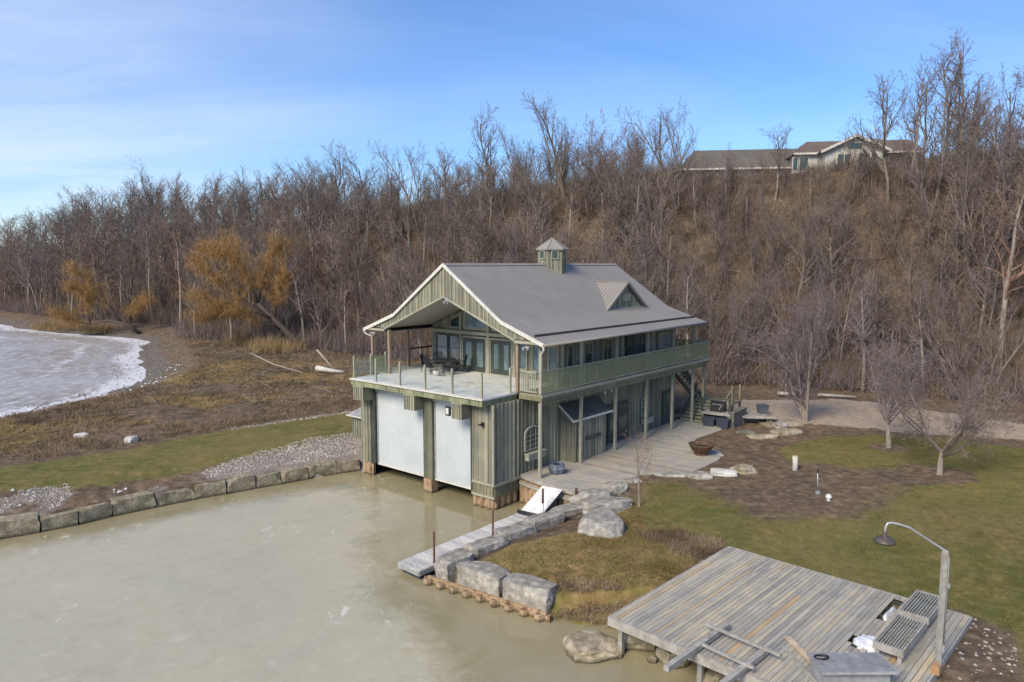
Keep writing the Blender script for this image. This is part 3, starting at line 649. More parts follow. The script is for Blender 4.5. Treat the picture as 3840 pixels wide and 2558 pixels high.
# willows
def willow(name, base, path, r0, limbs, wands, label, seed, droopL=(1.2, 3.2), crownmat='willow', barkm='barkdark'):
    random.seed(seed); o = empty(name, base, 0, label, 'tree')
    m = MB(); m.tube(path, list(np.linspace(r0, r0 * .45, len(path))), 7); m.build('trunk', barkm, o, True)
    m = MB(); S = []
    for a, pts, rr in limbs:
        m.tube(pts, list(np.linspace(rr, rr * .2, len(pts))), 5)
        P_ = [np.array(q, float) for q in pts]
        for k in range(wands):
            i = random.randrange(len(P_) - 1); f = random.random(); t = (i + f) / (len(P_) - 1)
            if t < .22: continue
            q = P_[i] * (1 - f) + P_[i + 1] * f
            d = rdir(P_[i + 1] - P_[i], R(random.uniform(15, 75))); d[2] = abs(d[2]) * .8 + .1; L = random.uniform(.8, 3.4) * a
            e = q + d * L; S.append((q, e, .026, .02))
            for w in range(7):
                g = random.uniform(.3, 1); s = q + d * L * g
                d2 = rdir(d, R(random.uniform(20, 70))); e1 = s + d2 * random.uniform(.4, 1.0) * a
                S.append((s, e1, .016, .01))
                for ww in range(4):
                    h_ = random.random(); s2 = s + (e1 - s) * h_
                    e2 = s2 + np.array([random.gauss(0, .4), random.gauss(0, .4), random.choice([-1, -.8, .5, .3])]) * random.uniform(*droopL) * .42 * a
                    S.append((s2, e2, .012, .008))
    m.build('limb', barkm, o, True)
    vs, fs = seg_mesh(S); meshobj('crown', to_mesh('crown', vs, fs, MT[crownmat]), o)
    return o
def pxpt(px, py, y): return None
bx, by = -25.5, 88.5; bz = gz(bx, by)
# big willow leans to the left (west)
willow('willow_tree', (bx, by, bz), [(0, 0, -.3), (-1.6, -.3, 1.6), (-3.6, -.4, 3.7), (-5.6, -.3, 5.6)], .5,
       [(1.0, [(-3.6, -.4, 3.7), (-6, -.8, 5.0), (-8.2, -.6, 7.2), (-11, -.4, 9.3), (-13, 0, 10.8)], .26),
        (1.0, [(-5.6, -.3, 5.6), (-6.5, 0, 8.0), (-7.6, .4, 10.4), (-9, .2, 12.6)], .24),
        (1.0, [(-5.6, -.3, 5.6), (-5.4, .6, 8), (-4.4, 1, 10.6), (-3.4, 1.2, 12.6)], .2),
        (1.0, [(-2.4, -.3, 2.4), (-5.5, -1.2, 3.6), (-9, -1.4, 5.0), (-12.4, -1.2, 6.6)], .2),
        (.9, [(-3.6, -.4, 3.7), (-3.4, .4, 6.4), (-2.2, .8, 9)], .16),
        (1.0, [(-5, -.6, 4.6), (-8.5, -1.0, 4.2), (-11.5, -1.2, 3.6)], .13),
        (.9, [(-7.6, .4, 10.4), (-9.6, .8, 11.4), (-11.4, .6, 12.2)], .1)],
       160, 'large orange-twigged willow leaning left from beside the boathouse', 5)
bx2, by2 = -60.5, 117.5
willow('willow_tree', (bx2, by2, gz(bx2, by2)), [(0, 0, -.3), (-2.4, -.4, 1.7), (-5.2, -.6, 2.2), (-8, -.6, 1.6)], .34,
       [(1.0, [(-8, -.6, 1.6), (-10.5, -.6, 2.0), (-13.5, -.5, 3.2)], .14), (1.0, [(-8, -.6, 1.6), (-8.6, -.4, 4.5), (-8.3, -.2, 7.5)], .15),
        (1.0, [(-3.2, -.4, 1.9), (-5.5, 0, 5.0), (-8.6, .3, 8.6), (-10.5, .4, 10.5)], .2), (.9, [(-2.4, -.4, 1.7), (-1.2, .3, 4), (.6, .6, 5.6)], .13),
        (1.0, [(-5.5, 0, 5.0), (-8.5, 0, 6.2), (-11, 0, 7.6)], .12)],
       120, 'smaller orange willow arching low over the far shore of the lake', 9)
random.seed(31)
for px, y, s_, lab in [(110, 128, 3.2, 'low tan bush nearest the lake edge under the smaller willow'), (165, 126, 3.4, 'middle tan bush along the far lake shore'), (225, 121, 3., 'tan bush at the foot of the smaller willow'),
                       (620, 84, 3.6, 'orange-tan bush under the large willow crown'), (560, 92, 3.0, 'small tan bush left of the large willow trunk')]:
    x = (px - 1177) / 1660 * y
    base = np.array([[x, y, max(gz(x, y), WATER)]] * 40) + np.concatenate([rng.normal(0, s_ * .45, (40, 2)), np.zeros((40, 1))], 1)
    o = ribbons('shoreline_bush', base, np.full(40, s_ * .55), .9, .02, 34, 'drygrass', .9, .3)
    tag(o, lab, 'bush', 'tan bushes by the willows')

# garden trees
PG = dict(nseg=[4, 6, 5, 4, 2, 1], wob=[.03, .14, .2, .22, .25, .2], up=[.0, .06, .05, .02, .02, 0], n=[8, 8, 7, 6, 4], t0=[.75, .2, .15, .1, .1], ang=[(42, 68), (25, 55), (25, 60), (25, 60), (25, 60)], len=[3.6, .5, .5, .55, .6], rad=[.55, .5, .5, .55, .6], minr=.011, tipr=.5, shr=.3)
def garden_tree(x, y, P, H, r, seed, mats, label, name='garden_tree'):
    tm, cm = tree_meshes('g', P, H, r, seed, mats); o = empty(name, (x, y, gz(x, y)), 0, label, 'tree'); meshobj('trunk', tm, o); meshobj('crown', cm, o); return o
garden_tree(21.3, 35.05, PG, 1.5, .17, 3, (BP, MT['twig']), 'spreading pruned fruit tree with pale trunk on the right lawn')
garden_tree(21.5, 40.3, dict(PG, ang=[(20, 45)] + PG['ang'][1:], n=[10, 8, 7, 6, 4]), 1.9, .17, 12, (BP, MT['twigpurple']), 'upright grey-twigged tree behind the spreading fruit tree')
PV = dict(PG, stems=3, n=[13, 8, 6, 5, 4], t0=[.15, .2, .15, .1, .1], len=[.55, .5, .5, .5, .5], ang=[(20, 50), (25, 50), (25, 60), (25, 60), (25, 60)], shr=.2)
garden_tree(19.6, 47.2, PV, 6.9, .13, 21, (BP, TP), 'mauve many-stemmed tree between stone terrace and gravel road')
garden_tree(5.6, 30.8, dict(PG, nseg=[6, 4, 3, 2, 1], wob=[.03, .12, .2, .2, .2], n=[10, 5, 4, 4], t0=[.45, .2, .1, .1], len=[.5, .5, .5, .5], ang=[(25, 50)] + PG['ang'][1:4], minr=.007, shr=.2, up=[.02, .1, .05, 0, 0]), 3.1, .05, 33, (BP, MT['twigred']), 'thin young sapling standing before the patio edge')
random.seed(41)
for x, y, h, k, lab in [(28.5, 43.5, 4.6, 'd2', 'grey purple thicket behind the fruit tree at the road edge'), (33.5, 44.5, 5.5, 'd2', 'rounded mauve shrub at the far right edge by the road'), (25.8, 49.5, 5.0, 'd3', 'grey shrub across the road behind the middle lawn tree'),
                     (23, 58.3, 5.0, 'd2', 'mauve shrub at the bluff foot behind the log kerb'), (9.5, 61, 4.5, 'd1', 'reddish shrub between the balcony end and the road'), (16.8, 46.6, .9, 'd3', 'small twiggy shrub on the stone terrace by the grey bin')]:
    put_tree(k, x, y, h, lab, name='bare_shrub', cat='shrub')

# ------------------------------------------------------------------ BOATHOUSE (local frame: x along the long side, y across the front)
BH = empty('boathouse', (C0[0], C0[1], 0), UA, 'green-grey board-and-batten boathouse with metal roof and two pale shutter doors', 'boathouse')
DK = 3.75; YC = 6.64
def rz_(b):
    d = abs(b - YC); return 10 - .7 * d if d <= 4 else 7.2 - (d - 4) * .3636
def iz_(b):
    d = abs(b - YC); return max(8.33 - .40 * d, 6.38)
def part(m, name, mat, parent=BH, smooth=False): return m.build(name, mat, parent, smooth)
tones = [(.175, .175, .13), (.215, .215, .16), (.265, .26, .195), (.195, .19, .15), (.30, .295, .22), (.235, .235, .18), (.185, .175, .14)]
def siding(m, P, Q, z0, z1, nrm, t=.1, step=.3, holes=(), batten=.03, bw=.055):
    """vertical boards from P to Q (local xy), z0/z1 floats or functions of distance; nrm = outward unit xy"""
    P = np.array(P, float); Q = np.array(Q, float); L = np.linalg.norm(Q - P); d = (Q - P) / L; n = np.array(nrm, float)
    f0 = z0 if callable(z0) else (lambda s: z0); f1 = z1 if callable(z1) else (lambda s: z1)
    k = max(1, int(round(L / step))); st = L / k
    rl = random.Random(int(abs(P[0] * 31 + P[1] * 17 + L * 7) * 10))
    for i in range(k):
        s0, s1 = i * st, (i + 1) * st; a = P + d * s0; b = P + d * s1; m.cur = rl.choice(tones)
        j = rl.uniform(0, .006)
        q = [a - n * t, b - n * t, b + n * j, a + n * j]
        m.hexa([(*q[0], f0(s0)), (*q[1], f0(s1)), (*q[2], f0(s1)), (*q[3], f0(s0)), (*q[0], f1(s0)), (*q[1], f1(s1)), (*q[2], f1(s1)), (*q[3], f1(s0))])
    for i in range(k + 1):
        s = min(max(i * st, bw / 2), L - bw / 2); c = P + d * s; bm_ = rl.uniform(1.0, 1.5); m.cur = tuple(x * bm_ for x in rl.choice(tones))
        iv = [(f0(s) + .0, f1(s) - .0)]
        for (h0, h1, hz0, hz1) in holes:
            if h0 - .02 < s < h1 + .02:
                nv = []
                for a_, b_ in iv:
                    if hz0 > a_: nv.append((a_, min(b_, hz0)))
                    if hz1 < b_: nv.append((max(a_, hz1), b_))
                iv = nv
        for a_, b_ in iv:
            if b_ - a_ < .03: continue
            q0 = c - d * bw / 2 + n * .007; q1 = c + d * bw / 2 + n * .007; q2 = q1 + n * batten; q3 = q0 + n * batten
            m.hexa([(*q0, a_), (*q1, a_), (*q2, a_), (*q3, a_), (*q0, b_), (*q1, b_), (*q2, b_), (*q3, b_)])
    m.cur = None
def window(P, d, n, w, z0, z1, parent=BH, pane='glass', fr='trimwood', name='window', mull=(0, 0), sill=True, fw=.09, inner=None):
    """framed window proud of the wall; P = local xy of the lower left corner"""
    P = np.array(P, float); d = np.array(d, float); n = np.array(n, float)
    F = MB()
    def bar(s0, s1, a, b, o0=0., o1=.07):
        q = [P + d * s0 + n * o0, P + d * s1 + n * o0, P + d * s1 + n * o1, P + d * s0 + n * o1]
        F.hexa([(*x, a) for x in q] + [(*x, b) for x in q])
    bar(0, fw, z0, z1); bar(w - fw, w, z0, z1); bar(fw, w - fw, z1 - fw, z1); bar(fw, w - fw, z0, z0 + fw)
    if sill: bar(-.05, w + .05, z0 - .06, z0 - .003, 0, .12)
    for i in range(mull[0]):
        s = fw + (w - 2 * fw) * (i + 1) / (mull[0] + 1); bar(s - .02, s + .02, z0 + fw, z1 - fw, .01, .055)
    for i in range(mull[1]):
        z = z0 + (z1 - z0) * (i + 1) / (mull[1] + 1); bar(fw, w - fw, z - .02, z + .02, .01, .053)
    o = F.build(name, fr, parent)
    G = MB(); q = [P + d * fw + n * .005, P + d * (w - fw) + n * .005, P + d * (w - fw) + n * .03, P + d * fw + n * .03]
    G.hexa([(*x, z0 + fw) for x in q] + [(*x, z1 - fw) for x in q]); G.build('pane', pane, o)
    return o
X1 = (1, 0); Y1 = (0, 1); NX = (-1, 0); NY = (0, -1)
random.seed(51)
# --- lower storey walls
m = MB()
siding(m, (-1.6, 1.7), (16.4, 1.7), -.5, 3.4, NY, holes=[(2.2, 3.5, .4, 1.95), (9.9, 11.9, -.5, 1.8), (13.6, 14.4, .3, 1.85), (16.3, 17.4, -.5, 1.75)])
siding(m, (-1.6, 1.7), (-1.6, 3.05), -.5, 3.4, NX)
siding(m, (-1.6, 10.8), (-1.6, 11.6), -1.0, 3.4, NX)
siding(m, (-1.6, 11.6), (16.4, 11.6), -.9, 3.4, Y1, step=.5)
siding(m, (16.4, 1.7), (16.4, 11.6), -.6, 3.4, X1, step=.5)
m.cur = (.16, .16, .11)
m.box(-1.58, -1.1, 3.05, 3.2, -1.1, 3.4)
part(m, 'lower_wall', 'tonewood')
m = MB()        # skirting timbers
m.box(-1.66, -1.55, 1.62, 3.07, -.56, -.44); m.box(-1.55, .35, 1.6, 1.66, -.56, -.44); m.box(-1.68, -1.58, 1.6, 3.07, -1.16, -1.06)
part(m, 'base_trim', 'trimwood')
m = MB()
siding(m, (-1.57, 1.75), (-1.57, 3.05), -1.25, -.5, NX, step=.2); siding(m, (-1.5, 1.73), (.38, 1.73), -1.15, -.5, NY, step=.16)
part(m, 'lower_cladding', 'plinth')
def sheet(m, P, Q, z0, z1, step=.42, dep=.10):
    P = np.array(P, float); Q = np.array(Q, float); L = np.linalg.norm(Q - P); d = (Q - P) / L; n = np.array([d[1], -d[0]]); k = max(2, int(L / step)); st = L / k
    pr = []
    for i in range(k):
        for s, o in ((0, 0), (.2, 1), (.48, 1), (.68, 0)): pr.append(P + d * (i + s) * st + n * dep * o)
    pr.append(Q); back = [p - n * .12 for p in pr]
    vs = [(*p, z0) for p in pr] + [(*p, z1) for p in pr] + [(*p, z0) for p in back] + [(*p, z1) for p in back]; N_ = len(pr); fs = []
    for i in range(N_ - 1):
        fs += [(i, i + 1, N_ + i + 1, N_ + i), (2 * N_ + i, 3 * N_ + i, 3 * N_ + i + 1, 2 * N_ + i + 1), (N_ + i, N_ + i + 1, 3 * N_ + i + 1, 3 * N_ + i)]
    m.add(vs, fs)
m = MB(); sheet(m, (-1.52, 3.1), (-1.52, 1.76), -2.6, -1.12); sheet(m, (-1.5, 1.8), (.38, 1.8), -2.6, -1.12)
part(m, 'sheet_pile', 'rustpile'); m = MB(); sheet(m, (-1.5, 11.62), (-1.5, 10.75), -2.6, -1.0); part(m, 'sheet_pile', 'rustpile')
# centre pier and jambs
m = MB(); m.cur = (.15, .15, .11); m.box(-1.62, -1.3, 5.88, 6.2, -1.0, 3.4); m.cur = (.11, .115, .085); m.box(-1.6, -1.25, 6.22, 6.56, -1.0, 3.4); part(m, 'door_pier', 'tonewood')
m = MB(); m.box(-1.66, -1.2, 5.92, 6.5, -2.6, -1.02); part(m, 'pier_footing', 'rustpile')
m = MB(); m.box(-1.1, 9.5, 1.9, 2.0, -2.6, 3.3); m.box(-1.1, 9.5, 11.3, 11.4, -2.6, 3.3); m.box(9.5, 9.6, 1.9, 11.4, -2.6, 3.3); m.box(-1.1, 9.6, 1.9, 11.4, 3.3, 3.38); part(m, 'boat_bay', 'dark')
m = MB(); m.box(-1.60, -1.2, 10.45, 10.8, -1.0, 3.4); part(m, 'door_jamb', 'darktrim')
m = MB(); m.box(-1.6, -1.2, 3.07, 3.2, -1.0, 3.4); part(m, 'door_jamb', 'darktrim')
for y0, y1 in ((6.62, 10.42), (3.22, 5.86)):
    m = MB(); n = 34
    for i in range(n):
        z = -.96 + 4.05 * i / n; m.box(-1.42 - (.0015 if i % 2 else 0), -1.37, y0, y1, z, z + 4.05 / n)
    o = part(m, 'shutter_door', 'doorblue')
    h = MB(); h.box(-1.46, -1.36, y0, y1, -1.06, -.965); h.build('bottom_bar', 'cream', o)
    for yy in (y0 + .03, y1 - .03): h = MB(); h.box(-1.47, -1.425, yy - .03, yy + .03, -.95, 3.0); h.build('door_track', 'galv', o)
    h = MB(); h.tube([(-1.38, y0, 3.2), (-1.38, y1, 3.2)], .2, 14); h.build('roller_drum', 'doorblue', o, True)
m = MB()
# deck slab over the block, with balcony ring
slab = [(-2.25, 1.88), (.3, 1.8), (.3, .3), (18.6, .3), (18.6, 13.0), (.3, 13.0), (.3, 11.7), (-2.25, 11.7)]
m.prism([(-2.25, 1.8), (3.9, 1.8), (3.9, 11.7), (-2.25, 11.7)], 3.66, DK)
part(m, 'deck_surface', 'deckwhite')
m = MB(); k = 0
for s0 in np.arange(.32, 18.6, .9):
    s1 = min(s0 + .895, 18.6)
m.box(.3, 18.6, .3, 1.7, 3.66, DK - .006); m.box(16.45, 18.6, 1.7, 13.0, 3.66, DK - .006); m.box(.3, 16.45, 11.72, 13.0, 3.66, DK - .006)
part(m, 'balcony_floor', 'balcony')
m = MB()
m.box(-2.22, -2.12, 1.84, 11.66, 3.38, 3.655); m.box(-2.12, .3, 1.84, 1.92, 3.4, 3.655); m.box(-2.12, .3, 11.58, 11.66, 3.4, 3.655)
m.box(-2.1, -1.65, 1.95, 11.55, 3.41, 3.5)
part(m, 'deck_fascia', 'siding')
m = MB(); m.box(-2.3, -2.25, 1.78, 11.72, 3.68, DK - .004); part(m, 'drip_edge', 'cream')
m = MB()
m.box(.3, 18.6, .31, .39, 3.45, 3.655); m.box(.3, .38, .4, 1.72, 3.45, 3.655); m.box(.5, 18.5, .46, .58, 3.2, 3.44); m.box(.42, 18.5, .6, 1.6, 3.42, 3.46)
m.box(18.5, 18.58, .4, 12.95, 3.4, 3.655); m.box(.3, 18.5, 12.9, 12.98, 3.4, 3.655)
part(m, 'balcony_fascia', 'plinth')
m = MB(); m.box(.26, 18.65, .24, .3, 3.62, DK + .01); part(m, 'balcony_edge_trim', 'trimwood')
for b0, b1 in ((10.55, 11.35), (6.45, 7.2), (3.1, 3.75)):      # clad beam ends under the deck
    m = MB(); siding(m, (-2.28, b0), (-2.28, b1), 2.6, 3.32, NX, step=.18); m.cur = tones[3]; m.box(-2.2, -1.62, b0, b1, 2.6, 3.32); m.cur = tones[4]; m.box(-2.33, -1.62, b0 - .03, b1 + .03, 3.322, 3.378); part(m, 'beam_end', 'tonewood')
m = MB(); m.box(-2.42, -2.33, 3.78, 4.08, 2.72, 3.18); o = part(m, 'door_lamp', 'blackmetal'); m = MB(); m.box(-2.45, -2.425, 3.84, 4.02, 2.8, 3.1); m.build('lamp_glass', 'cream', o)
m = MB(); m.box(-1.72, -1.64, 2.25, 2.4, 2.3, 2.5); m.box(-1.95, -1.72, 2.28, 2.37, 2.38, 2.44); part(m, 'wall_lamp', 'blackmetal')
# --- front (glass) wall
FA = 3.9
m = MB()
siding(m, (FA, 1.7), (FA, 11.6), DK, lambda s: 6.15 if False else min(6.3 + 0 * s, 9), NX, holes=[(0, 10, 3.7, 5.9)])
siding(m, (FA, 1.85), (FA, 11.45), 6.3, lambda s: iz_(1.85 + s) - .03, NX, holes=[(1.5, 7.9, 6.3, 8)])
siding(m, (FA, 1.7), (16.4, 1.7), DK, 6.3, NY, holes=[(.25, .85, 4.5, 5.8), (1.85, 2.7, 4.5, 5.8), (3.7, 4.7, 4.4, 5.85), (6.2, 8.5, 3.7, 5.85), (10.0, 11.6, 4.7, 5.7)])
siding(m, (FA, 11.6), (16.4, 11.6), DK, 6.3, Y1, step=.5); siding(m, (16.4, 1.7), (16.4, 11.6), DK, lambda s: rz_(1.7 + s) - .2, X1, step=.5)
part(m, 'upper_wall', 'tonewood')
def fw_(b0, b1, z0, z1, **k): return window((FA - .05, b0), Y1, NX, b1 - b0, z0, z1, **k)
fw_(10.14, 11.15, 4.25, 5.84, pane='glasspale', mull=(0, 1), name='window', fr='darktrim'); fw_(9.1, 10.08, 4.25, 5.84, pane='glasspale', mull=(0, 1), fr='darktrim')
for b0, b1 in ((7.0, 8.95), (5.08, 6.75)):
    F = MB(); F.box(FA - .14, FA - .03, b0, b0 + .07, DK, 5.82); F.box(FA - .14, FA - .03, b1 - .07, b1, DK, 5.82); F.box(FA - .14, FA - .03, b0 + .07, b1 - .07, 5.74, 5.82); F.box(FA - .14, FA - .03, b0 + .07, b1 - .07, DK, DK + .05)
    fr = F.build('patio_door', 'trimwood', BH); mid = (b0 + b1) / 2
    for c0, c1 in ((b0 + .08, mid - .012), (mid + .012, b1 - .08)):
        L = MB(); L.box(FA - .12, FA - .06, c0, c0 + .2, DK + .06, 5.73); L.box(FA - .12, FA - .06, c1 - .2, c1, DK + .06, 5.73); L.box(FA - .12, FA - .06, c0 + .2, c1 - .2, DK + .06, DK + .34); L.box(FA - .12, FA - .06, c0 + .2, c1 - .2, 5.5, 5.73)
        L.build('door_leaf', 'darktrim', fr); G = MB(); G.box(FA - .1, FA - .075, c0 + .2, c1 - .2, DK + .34, 5.5); G.build('pane', 'glassmid', fr)
for b0, b1 in ((4.02, 4.62), (3.1, 3.7), (1.95, 2.6)): fw_(b0, b1 , 4.2, 5.72, pane='glassmid', mull=(0, 1), name='window', fr='trimwood')
m = MB(); m.box(FA - .2, FA - .07, 1.7, 11.6, 5.94, 6.12); m.box(FA - .17, FA - .06, 6.78, 6.97, DK, 8.1); m.box(FA - .17, FA - .06, 8.98, 9.08, DK, 7.2); m.box(FA - .17, FA - .06, 4.85, 5.03, DK, 5.93); part(m, 'wall_post', 'trimwood')
def tri_window(pts, pane='glassmid'):
    cx = sum(p[0] for p in pts) / len(pts); cz = sum(p[1] for p in pts) / len(pts)
    F = MB(); n = len(pts); inn = [(cx + (y - cx) * .86, cz + (z - cz) * .8) for y, z in pts]
    for i in range(n):
        j = (i + 1) % n; a, b, c, d = pts[i], pts[j], inn[j], inn[i]
        F.hexa([(FA - .1, *a), (FA - .1, *b), (FA - .1, *c), (FA - .1, *d), (FA - .05, *a), (FA - .05, *b), (FA - .05, *c), (FA - .05, *d)])
    o = F.build('gable_window', 'trimwood', BH); G = MB(); G.prism_x(inn, FA - .085, FA - .06); G.build('pane', pane, o)
tri_window([(9.15, 6.22), (10.0, 6.22), (10.0, 6.7), (9.15, 7.1)], 'glass')
tri_window([(7.05, 6.22), (8.85, 6.22), (8.85, 7.2), (7.05, 7.95)]); tri_window([(4.95, 6.22), (6.7, 6.22), (6.7, 8.05), (4.95, 7.45)])
tri_window([(3.1, 6.22), (4.8, 6.22), (4.8, 7.3), (3.1, 6.75)], 'glass')
# --- soffit under the porch
for sg, y0, y1 in (('r', 1.83, YC), ('l', YC, 11.45)):
    m = MB(); a = (.1, y0, iz_(y0)); m.hexa([(.22, y0, iz_(y0)), (FA - .06, y0, iz_(y0)), (FA - .06, y1, iz_(y1)), (.22, y1, iz_(y1))] + [(.22, y0, iz_(y0) + .05), (FA - .06, y0, iz_(y0) + .05), (FA - .06, y1, iz_(y1) + .05), (.22, y1, iz_(y1) + .05)]); part(m, 'soffit', 'soffit')
m = MB()
for y0, y1 in ((.15, 1.8), (11.48, 13.1)): m.box(.2, 17.2, y0, y1, 6.06 if False else 6.14, 6.17)
part(m, 'porch_ceiling', 'soffit')
# --- gable cladding
m = MB()
siding(m, (.12, 1.0), (.12, YC), lambda s: iz_(1.0 + s), lambda s: rz_(1.0 + s) - .06, NX, t=.08, step=.26)
siding(m, (.12, YC), (.12, 12.28), lambda s: iz_(YC + s), lambda s: rz_(YC + s) - .06, NX, t=.08, step=.26)
part(m, 'gable_cladding', 'tonewood')
m = MB()
for sgn in (-1, 1):
    y1 = YC + sgn * 4.85
    m.beam((.1, YC, 8.30), (.1, y1, 6.36), .14, .09, (1, 0, 0)) if False else m.hexa([(.0, YC, 8.25), (.2, YC, 8.25), (.2, y1, 6.29), (.0, y1, 6.29), (.0, YC, 8.34), (.2, YC, 8.34), (.2, y1, 6.38), (.0, y1, 6.38)])
    ya, yb = sorted((y1, YC + sgn * 6.3)); m.box(.02, .18, ya, yb, 6.2, 6.33)
part(m, 'truss_trim', 'trimwood')
# --- roof
AF = {0: 16.8, 4: 17.1, 6.64: 17.5}
for sgn in (-1, 1):
    m = MB()
    for (d0, z0, e0), (d1, z1, e1) in (((0, 10, 16.8), (4, 7.2, 17.1)), ((4, 7.2, 17.1), (6.64, 6.24, 17.5))):
        y0 = YC + sgn * d0; y1 = YC + sgn * d1
        m.hexa([(.05, y0, z0 - .1), (e0, y0, z0 - .1), (e1, y1, z1 - .1), (.05, y1, z1 - .1), (.05, y0, z0), (e0, y0, z0), (e1, y1, z1), (.05, y1, z1)])
    for d0, z0, d1, z1 in ((.12, 9.93, 4, 7.215), (4, 7.215, 6.6, 6.27)):
        for a in np.arange(.45, 16.9, .6096):
            m.beam((a, YC + sgn * d0, z0), (a, YC + sgn * d1, z1), .018, .006)
    part(m, 'roof', 'roof')
m = MB(); m.hexa([(.0, YC - .16, 9.91), (16.85, YC - .16, 9.91), (16.85, YC, 10.03), (0, YC, 10.03), (0, YC - .16, 9.94), (16.85, YC - .16, 9.94), (16.85, YC, 10.06), (0, YC, 10.06)])
m.hexa([(.0, YC + .16, 9.91), (16.85, YC + .16, 9.91), (16.85, YC, 10.03), (0, YC, 10.03), (0, YC + .16, 9.94), (16.85, YC + .16, 9.94), (16.85, YC, 10.06), (0, YC, 10.06)])
part(m, 'ridge_cap', 'roof')
for sgn in (-1, 1):
    m = MB()
    for d0, z0, d1, z1 in ((0, 10.03, 4, 7.23), (4, 7.23, 6.72, 6.24)):
        y0 = YC + sgn * d0; y1 = YC + sgn * d1
        m.hexa([(-.02, y0, z0 - .16), (.06, y0, z0 - .16), (.06, y1, z1 - .16), (-.02, y1, z1 - .16), (-.02, y0, z0 + .03), (.06, y0, z0 + .03), (.06, y1, z1 + .03), (-.02, y1, z1 + .03)])
    part(m, 'rake_board', 'cream')
    m = MB(); y = YC + sgn * 6.7; m.tube([(-.02, y, 6.2), (17.5, y, 6.2)], .07, 8); part(m, 'gutter', 'roof', smooth=True)
    m = MB(); yb = YC + sgn * 5.85; z = 7.2 - 1.85 * .3636 + .07; m.box(.35, 17.3, yb - .02, yb + .02, z - .075, z + .04)
    part(m, 'snow_guard', 'darktrim')
# downspouts
for y, s in ((0.0, 1), (13.28, -1)):
    m = MB(); m.tube([(.05, y, 6.12), (.08, y + .02 * s, 5.98), (.42, y + .42 * s, 5.72), (.42, y + .42 * s, PATIO if s > 0 else 3.7)], .055, 8); part(m, 'downspout', 'cream', smooth=True)
# floodlights at the gable ends
for y in (.95, 12.35, 6.3):
    m = MB(); m.box(-.02, .12, y - .12, y + .12, 6.0 if y != 6.3 else 8.1, 6.1 if y != 6.3 else 8.2); m.tube([(-.02, y - .1, 6.05 if y != 6.3 else 8.08), (-.16, y - .14, 5.98 if y != 6.3 else 8.0)], [.035, .055], 8); m.tube([(-.02, y + .1, 6.05 if y != 6.3 else 8.08), (-.16, y + .14, 5.98 if y != 6.3 else 8.0)], [.05, .08], 8)
    part(m, 'floodlight', 'galv')
# porch posts: full height along the balcony
PX = [.55, 4.0, 7.35, 10.75, 14.0, 16.8]
for a in PX:
    m = MB(); m.box(a - .07, a + .07, .5, .64, PATIO, 3.44); part(m, 'lower_post', 'trimwood')
    m = MB(); m.box(a - .07, a + .07, .5, .64, DK, 6.13); part(m, 'upper_post', 'trimwood')
m = MB(); m.box(18.3, 18.44, .5, .64, PATIO, 3.44); part(m, 'lower_post', 'trimwood')
for a, b in ((.25, 1.75), (.25, 11.3), (.25, 12.8), (3.0, 12.8), (5.2, 12.8), (8, 12.8), (3.4, 1.6)):
    m = MB(); m.box(a - .075, a + .075, b - .075, b + .075, DK, 6.3 if b in (1.75, 11.3) else 6.13); part(m, 'porch_post', 'browntrim')
m = MB(); m.box(3, 5.2, 12.76, 12.84, DK + 1.02, DK + 1.12); part(m, 'porch_rail', 'rust')
# front glass railing
by_ = [11.52, 9.65, 7.72, 5.83, 3.91, 1.98]
def rpost(a, b, h=1.22):
    m = MB(); m.box(a - .045, a + .045, b - .045, b + .045, DK, DK + h); m.lathe([(.0, .04), (.05, .02), (.055, 0), (0, 0)], (a, b, DK + h), 8); part(m, 'railing_post', 'trimwood')
for b in by_: rpost(-2.1, b)
rpost(-.07, 1.95); rpost(-.9, 11.55); rpost(.2, 11.6)
def gpanel(P, Q, z0, z1, mat, n=1, rail=None):
    P = np.array(P, float); Q = np.array(Q, float)
    for i in range(n):
        a = P + (Q - P) * (i / n); b = P + (Q - P) * ((i + 1) / n); d = (b - a) / np.linalg.norm(b - a)
        m = MB(); m.beam((*(a + d * .05), (z0 + z1) / 2), (*(b - d * .05), (z0 + z1) / 2), .012, z1 - z0); part(m, 'glass_panel', mat)
for b0, b1 in zip(by_[:-1], by_[1:]): gpanel((-2.1, b1), (-2.1, b0), DK + .1, DK + 1.08, 'rail_glass')
gpanel((-2.1, 1.95), (-.07, 1.95), DK + .1, DK + 1.08, 'rail_glass'); gpanel((-2.1, 11.55), (-.9, 11.55), DK + .1, DK + 1.08, 'rail_glass'); gpanel((-.9, 11.55), (.2, 11.6), DK + .1, DK + 1.08, 'rail_green')
# side balcony railing: green glass with a slim top rail
m = MB(); m.box(.3, 18.6, .34, .42, 4.84, 4.9); m.box(.3, 18.6, .35, .41, DK + .06, DK + .12); m.box(18.5, 18.58, .42, 12.9, 4.84, 4.9); part(m, 'top_rail', 'trimwood')
for i in range(15):
    a0 = .36 + i * 1.216; gpanel((a0, .38), (a0 + 1.216, .38), DK + .12, 4.84, 'rail_green')
    m = MB(); m.box(a0 + 1.205, a0 + 1.225, .37, .4, DK + .12, 4.84); part(m, 'baluster', 'trimwood')
gpanel((18.54, .4), (18.54, 4.4), DK + .12, 4.84, 'rail_green', 3)
m = MB(); m.box(.3, .38, .62, 1.68, 4.78, 4.86); m.box(.31, .37, .62, 1.68, DK + .08, DK + .14); m.box(.31, .37, 1.13, 1.18, DK + .14, 4.78)
for b in np.arange(.68, 1.66, .11): m.box(.325, .355, b, b + .035, DK + .14, 4.78)
part(m, 'balustrade', 'trimwood')
